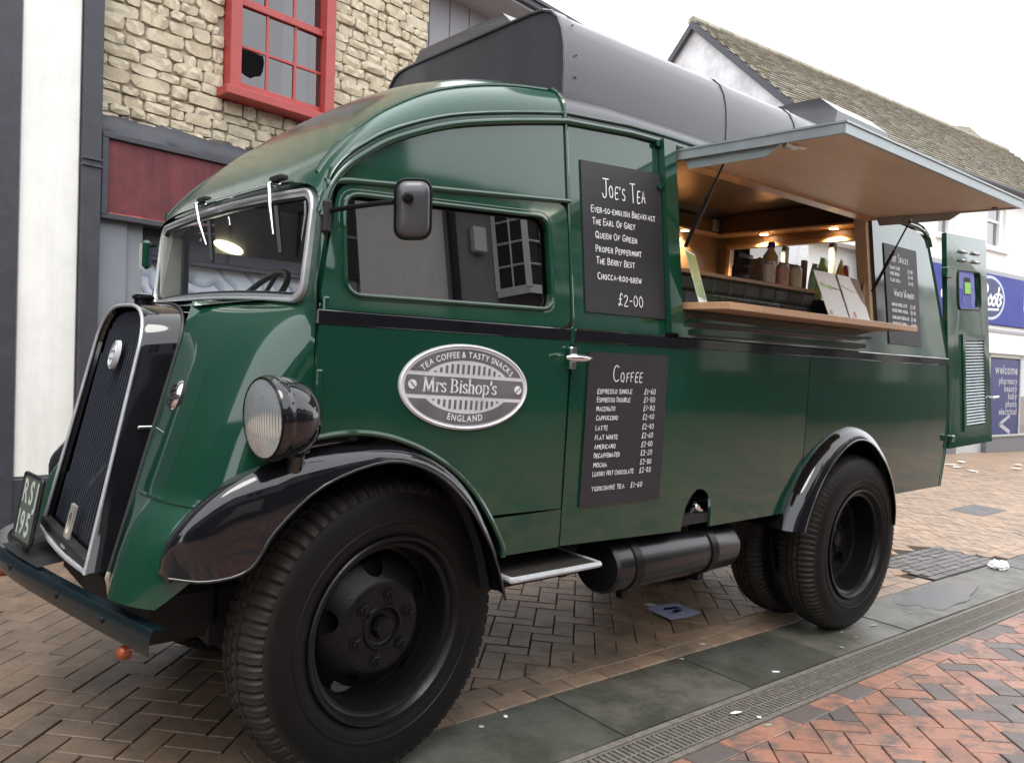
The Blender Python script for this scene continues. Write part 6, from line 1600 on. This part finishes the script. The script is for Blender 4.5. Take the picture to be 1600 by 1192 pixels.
# serif name, drawn with a broad pen
mb = MB(); Hn = .040
def serif(strokes, ser, ox):
    pen = lambda t: .0022 + .0042 * abs(t.y) ** 1.5
    m_ = lambda x, y: ov(.0058)((ox + x) / OA, (y - .018) / OB)
    for s in strokes: ribbon(mb, smooth2([(a * Hn, b * Hn) for a, b in s], 4) if len(s) > 3 else [(a * Hn, b * Hn) for a, b in s], pen, m_)
    for x, y, w_ in ser: ribbon(mb, [((x - w_) * Hn, y * Hn), ((x + w_) * Hn, y * Hn)], .0024, m_)
bowl = lambda cx, cy, rx, ry: [(cx + rx * cos(t), cy + ry * sin(t)) for t in [2 * pi * k / 14 for k in range(15)]]
GS = {'M': ([[(.1, 0), (.16, 1)], [(.16, 1), (.5, .08)], [(.5, .08), (.84, 1)], [(.84, 1), (.92, 0)]], [(.1, .02, .11), (.92, .02, .12), (.1, .98, .1), (.9, .98, .09)], 1.12),
      'r': ([[(.12, 0), (.12, .66)], [(.12, .45), (.22, .62), (.36, .66), (.42, .56)]], [(.12, .02, .12), (.05, .64, .07)], .52),
      's': ([[(.38, .56), (.24, .68), (.06, .58), (.10, .40), (.32, .28), (.38, .10), (.22, -.02), (.02, .10)]], [], .50),
      'B': ([[(.12, 0), (.12, 1)], [(.12, .98), (.42, .96), (.56, .78), (.44, .56), (.14, .53)], [(.14, .53), (.5, .50), (.66, .27), (.5, .03), (.12, .02)]], [(.04, .98, .09), (.04, .02, .09)], .82),
      'i': ([[(.12, 0), (.12, .66)], bowl(.12, .88, .035, .035)], [(.12, .02, .12), (.06, .64, .06)], .34),
      'h': ([[(.12, 0), (.12, 1.04)], [(.12, .45), (.26, .64), (.44, .62), (.50, .42), (.50, 0)]], [(.12, .02, .11), (.50, .02, .11), (.06, 1.02, .06)], .72),
      'o': ([bowl(.30, .32, .26, .34)], [], .68),
      'p': ([[(.12, -.34), (.12, .66)], bowl(.34, .32, .24, .34)], [(.12, -.33, .12), (.05, .64, .06)], .72),
      "'": ([[(.10, 1.0), (.12, .88), (.05, .74)]], [], .24)}
x = -.166
for c in "Mrs Bishop's":
    if c == ' ': x += .36 * Hn; continue
    st_, se, ad = GS[c]; serif(st_, se, x); x += ad * Hn * 1.02
mb.build('name_lettering', MT['badgelight'], bad, 0)
for u in (-.82, .83):
    s_ = MB().fill([[(u + .058 * cos(t), .105 * sin(t)) for t in [2 * pi * k / 20 for k in range(20)]]], ov(.0075), ov(.004)).build('plate_screw', MT['badgelight'], bad)
    MB().fill([[(u - .045, .060), (u - .034, .075), (u + .045, -.060), (u + .034, -.075)]] if u < 0 else [[(u - .045, -.060), (u - .034, -.075), (u + .045, .060), (u + .034, .075)]], ov(.008)).build('screw_slot', MT['ink'], s_, 0)

# ------------------------------------------------------------------ things on the counter and shelf (they stand in the van's tilt)
def tthing(name, label, cat, loc, group=None, rz=0):
    t = thing(name, label, cat, MVAN @ Vector(loc), group); t.rotation_euler = (Matrix.Rotation(TA, 4, 'X') @ Matrix.Rotation(rz, 4, 'Z')).to_euler(); return t
def trot(o, loc, rz=0, rx=0, ry=0):
    o.matrix_world = MVAN @ Matrix.Translation(loc) @ Matrix.Rotation(rz, 4, 'Z') @ Matrix.Rotation(ry, 4, 'Y') @ Matrix.Rotation(rx, 4, 'X'); return o
canp = [(0, .0), (.026, .0), (.033, .006), (.033, .098), (.027, .108), (.027, .112), (.024, .108), (0, .107)]
for i, (x, m, lb) in enumerate(((2.345, 'can_a', 'cream apple drink can, nearest the till of three on the shelf'), (2.475, 'can_b', 'pink drink can in the middle of the three on the shelf'), (2.60, 'can_a', 'plain cream drink can beside the crate end'))):
    t = tthing('drink_can', lb, 'drink can', (x, .335, 1.755), 'drink cans on the shelf')
    MB().lathe(canp[:4], 28, 'Z').build('can_body', MT[m], t); MB().lathe(canp[3:], 28, 'Z').build('can_top', MT['alu'], t)
    mb = MB(); wrap = lambda x0, y0: (lambda x, y: (.0335 * sin((x + x0) / .033), -.0335 * cos((x + x0) / .033), y0 + y))
    if i == 0: printed(mb, 'APPLE'.replace('P', 'S').replace('S', 'S') if False else 'ALL'[:0] + 'A', .014, wrap(-.006, .05), 'b'); 
    ribbon(mb, [(-.022, .088), (.022, .088)], .008, wrap(0, 0)); ribbon(mb, [(-.020, .076), (.020, .076)], .004, wrap(0, 0)); ribbon(mb, [(-.018, .030), (.018, .030)], .003, wrap(0, 0))
    mb.build('can_print', MT['bluedark'] if i else MT['brownbag'], t, 0)
t = tthing('juice_bottle', 'apple juice bottle with a blue cap behind the cans', 'bottle', (2.50, .43, 1.755))
MB().lathe([(0, 0), (.040, 0), (.043, .006), (.043, .14), (.038, .165), (.022, .19), (.017, .20), (.017, .212)], 24, 'Z').build('bottle_body', MT['juice'], t)
MB().lathe([(.0435, .05), (.0445, .052), (.0445, .115), (.0435, .117)], 24, 'Z').build('bottle_label', MT['can_a'], t)
MB().lathe([(.020, .208), (.021, .210), (.021, .232), (.016, .240), (0, .241)], 20, 'Z').build('bottle_cap', MT['bluecap'], t)
t = tthing('wooden_crate', 'slatted wooden crate behind the drink cans', 'crate', (2.395, .42, 1.755))
for z in (.008, .058, .108):
    MB().box(0, .40, 0, .012, z, z + .036, .002).build('slat', MT['cratewood'], t); MB().box(0, .40, .15, .162, z, z + .036, .002).build('slat', MT['cratewood'], t)
for x in (.0, .385):
    for z in (.008, .058, .108): MB().box(x, x + .012, .0125, .149, z, z + .034, .002).build('crate_end', MT['cratewood'], t)
for x in (.013, .372):
    for y in (.013, .134): MB().box(x, x + .015, y, y + .015, 0, .15, .002).build('corner_post', MT['cratewood'], t)
MB().box(.39, .43, -.02, -.001, 0, .175, .002).build('corner_post', MT['cratewood'], t)
for x in (.06, .11):
    MB().box(x, x + .05, .03, .10, .06, .10).build('tea_carton', MT['paper'], t)
t = tthing('till', 'dark till screen standing on the shelf', 'till', (2.235, .47, 1.755), rz=radians(12))
MB().box(0, .20, 0, .02, .02, .165, .006).xf(Matrix.Rotation(radians(8), 4, 'X')).build('screen', MT['screen'], t); MB().box(.06, .14, .0, .09, 0, .012, .003).box(.09, .11, .03, .05, .01, .10).build('stand', MT['screen'], t)
def packet(name, m, lb, x, y, z, w, h, rz, lean):
    b = MB(); rows = []; rg = random.Random(int(x * 1000))
    for j in range(9):
        v = j / 8; th = .022 * sin(pi * min(max(v, .02), .98)) ** .6
        rows.append([(w * (-.5 + i / 8), -th * sin(pi * i / 8) ** .7 * (1 + rg.uniform(-.25, .25)), h * v + .004 * sin(i * 2.1 + j)) for i in range(9)] + [(w * (.5 - i / 8), th * sin(pi * i / 8) ** .7, h * v + .004 * sin((8 - i) * 2.1 + j)) for i in range(1, 8)])
    b.grid(rows, True)
    o = b.build(name, MT[m], None, 60); tag(o, lb, 'crisp packet' if 'crisp' in name else 'paper bag', 'snack packets by the hatch post' if 'crisp' in name else None)
    trot(o, (x, y, z), rz, lean); return o
packet('crisp_packet', 'crisp_b', 'pale blue crisp packet half hidden by the crate end', 2.86, .39, 1.74, .10, .175, .1, .12)
packet('crisp_packet', 'crisp_g', 'green crisp packet next to the crate', 2.80, .31, 1.71, .15, .225, .2, .10)
packet('crisp_packet', 'crisp_y', 'yellow crisp packet between the green and red ones', 2.90, .27, 1.71, .11, .225, .35, .12)
packet('crisp_packet', 'crisp_r', 'red crisp packet next to the brown bag', 3.00, .28, 1.71, .10, .205, .1, .06)
packet('paper_bag', 'brownbag', 'brown paper bag leaning on the rear hatch post', 2.85, .11, 1.58, .08, .215, .5, .10)
# leaflets on the counter
def leaflet(lb, quad, prints, group=None, m='paper'):
    c = [Vector(q) for q in quad]; c[2] = c[1] + c[3] - c[0]; n = (c[1] - c[0]).cross(c[3] - c[0]).normalized() * .0012
    o = MB().add([p - n for p in c] + [p + n for p in c], [(0, 1, 2, 3), (7, 6, 5, 4), (0, 4, 5, 1), (1, 5, 6, 2), (2, 6, 7, 3), (3, 7, 4, 0)]).build('leaflet', MT[m], None, 0)
    tag(o, lb, 'leaflet', group); o.matrix_world = MVAN
    for mm, uv in prints:
        def P(u, v): return (c[0] * (1 - u) + c[1] * u) * (1 - v) + (c[3] * (1 - u) + c[2] * u) * v
        for s in (1.8, -1.8): MB().add([P(*q) + n * s for q in uv], [tuple(range(len(uv)))]).build('print', MT[mm], o, 0)
    return o
leaflet('tall green leaflet propped against the front hatch post', [(1.300, -.03, 1.577), (1.452, .04, 1.577), (1.345, .055, 1.795), (1.205, -.02, 1.775)], [('crisp_g', [(.0, .12), (.92, .08), (.92, .96), (.0, .96)])], 'leaflets on the counter')
leaflet('left of the two pale leaflets at the rear of the counter', [(2.345, -.015, 1.577), (2.54, -.015, 1.577), (2.405, .035, 1.80), (2.205, .01, 1.80)], [('crisp_g', [(.10, .76), (.60, .72), (.62, .64), (.08, .70)]), ('can_b', [(.10, .12), (.25, .10), (.24, .20), (.12, .20)]), ('greydark', [(.62, .70), (.99, .67), (.99, .655), (.62, .67)])], 'leaflets on the counter')
leaflet('right of the two pale leaflets at the rear of the counter', [(2.56, -.012, 1.577), (2.765, -.012, 1.577), (2.66, .04, 1.795), (2.43, .012, 1.80)], [('brownbag', [(.60, .98), (.98, .98), (.98, .38), (.86, .50), (.72, .72)]), ('crisp_g', [(.04, .78), (.62, .66), (.62, .64), (.04, .755)]), ('can_b', [(.2, .1), (.36, .1), (.34, .24), (.22, .22)])], 'leaflets on the counter')
# ------------------------------------------------------------------ litter
def sheet(name, lb, pts, m, cat='litter', lift=.006, crumple=.0, group=None):
    n = len(pts); cx = sum(p[0] for p in pts) / n; cy = sum(p[1] for p in pts) / n
    top = [(x, y, GZ(x, y) + lift + random.uniform(0, crumple)) for x, y in pts] + [(cx, cy, GZ(cx, cy) + lift + crumple)]
    bot = [(x, y, z - .0015) for x, y, z in top]
    f = [(i, (i + 1) % n, n) for i in range(n)] + [(n + 1 + (i + 1) % n, n + 1 + i, 2 * n + 1) for i in range(n)] + [(i, n + 1 + i, n + 1 + (i + 1) % n, (i + 1) % n) for i in range(n)]
    o = MB().add(top + bot, f).build(name, MT[m], None, 0); tag(o, lb, cat, group); return o
fl = sheet('flyer', 'crumpled lilac flyer lying under the van between the wheels', [(2.05, .80), (2.035, .62), (2.16, .60), (2.285, .615), (2.30, .79), (2.18, .81)], 'flyer', 'flyer', .008, .012)
for q in ([(2.12, .66), (2.20, .665), (2.19, .70), (2.13, .69)], [(2.10, .72), (2.24, .70), (2.22, .73), (2.14, .75)]):
    MB().add([(x, y, GZ(x, y) + .0215) for x, y in q], [(0, 1, 2, 3)]).build('flyer_print', MT['bluedark'], fl, 0)
sheet('paper_scrap', 'small cream scrap beside the lilac flyer', [(2.12, .83), (2.17, .82), (2.18, .87), (2.13, .88)], 'paper', 'litter', .006, .004)
rg = random.Random(5)
b = MB(); bm = bmesh.new(); bmesh.ops.create_icosphere(bm, subdivisions=3, radius=1)
for v in bm.verts:
    k = 1 + rg.uniform(-.28, .22); v.co = Vector((v.co.x * .085 * k, v.co.y * .06 * k, max(v.co.z, -.6) * .035 * k))
bm.verts.index_update(); b.add([v.co[:] for v in bm.verts], [[v.index for v in f.verts] for f in bm.faces]); bm.free()
o = b.build('paper_tissue', MT['paper'], None, 20); o.location = (5.36, .20, GZ(5.36, .2) + .02); tag(o, 'crumpled white tissue on the grey setts behind the van', 'litter')
sc = [(1485, 727, 'paper'), (1502, 722, 'paper'), (1497, 731, 'paper'), (1520, 737, 'paper'), (1591, 727, 'paper'), (1588, 733, 'paper')]
def gpix(u, v):
    d = CR * ((u - 800) / 1249.7) - CU * ((v - 596) / 1249.7) + _F2; t = 1.0
    for _ in range(60):
        p = CAMPOS + d * t; e = p.z - GZ(p.x, p.y); t += e / max(-d.z, .02)
    p = CAMPOS + d * t; return p.x, p.y
for i, (u, v, m) in enumerate(sc):
    x, y = gpix(u, v); a = rg.uniform(0, 3)
    sheet('paper_scrap', 'white paper scrap blown on the paving before the shop', [(x + .16 * cos(a + k * 1.57) * (1 if k % 2 else .55), y + .16 * sin(a + k * 1.57) * (1 if k % 2 else .55)) for k in range(4)], m, 'litter', .008, .02, 'paper scraps before the shop')
# trodden gum and cigarette ends on slabs and road
for i, (u, v, w, h) in enumerate(((790, 1120, .012, .008), (752, 1136, .010, .010), (1065, 1030, .012, .007), (1098, 1007, .014, .006), (1315, 988, .010, .008), (1338, 996, .014, .006), (1212, 1050, .020, .009), (1315, 1012, .012, .008), (1365, 977, .030, .008), (1150, 1114, .028, .010), (1058, 1007, .014, .008), (1458, 966, .014, .008), (1186, 1121, .010, .009), (1422, 958, .012, .006), (1200, 1133, .018, .007))):
    x, y = gpix(u, v); a = rg.uniform(0, 3)
    sheet('gum_spot', 'flattened pale speck trodden on the slabs near the drain', [(x + w * cos(a) * cos(t) - h * sin(a) * sin(t), y + w * sin(a) * cos(t) + h * cos(a) * sin(t)) for t in [2 * pi * k / 8 for k in range(8)]], 'beige' if i % 3 else 'paper', 'litter', .004, .001, 'pale specks trodden on the slabs')
for o in bpy.data.objects:
    if o.type == 'MESH' and o.get('kind') == 'structure' and not o.get('category'): o['category'] = 'ground'
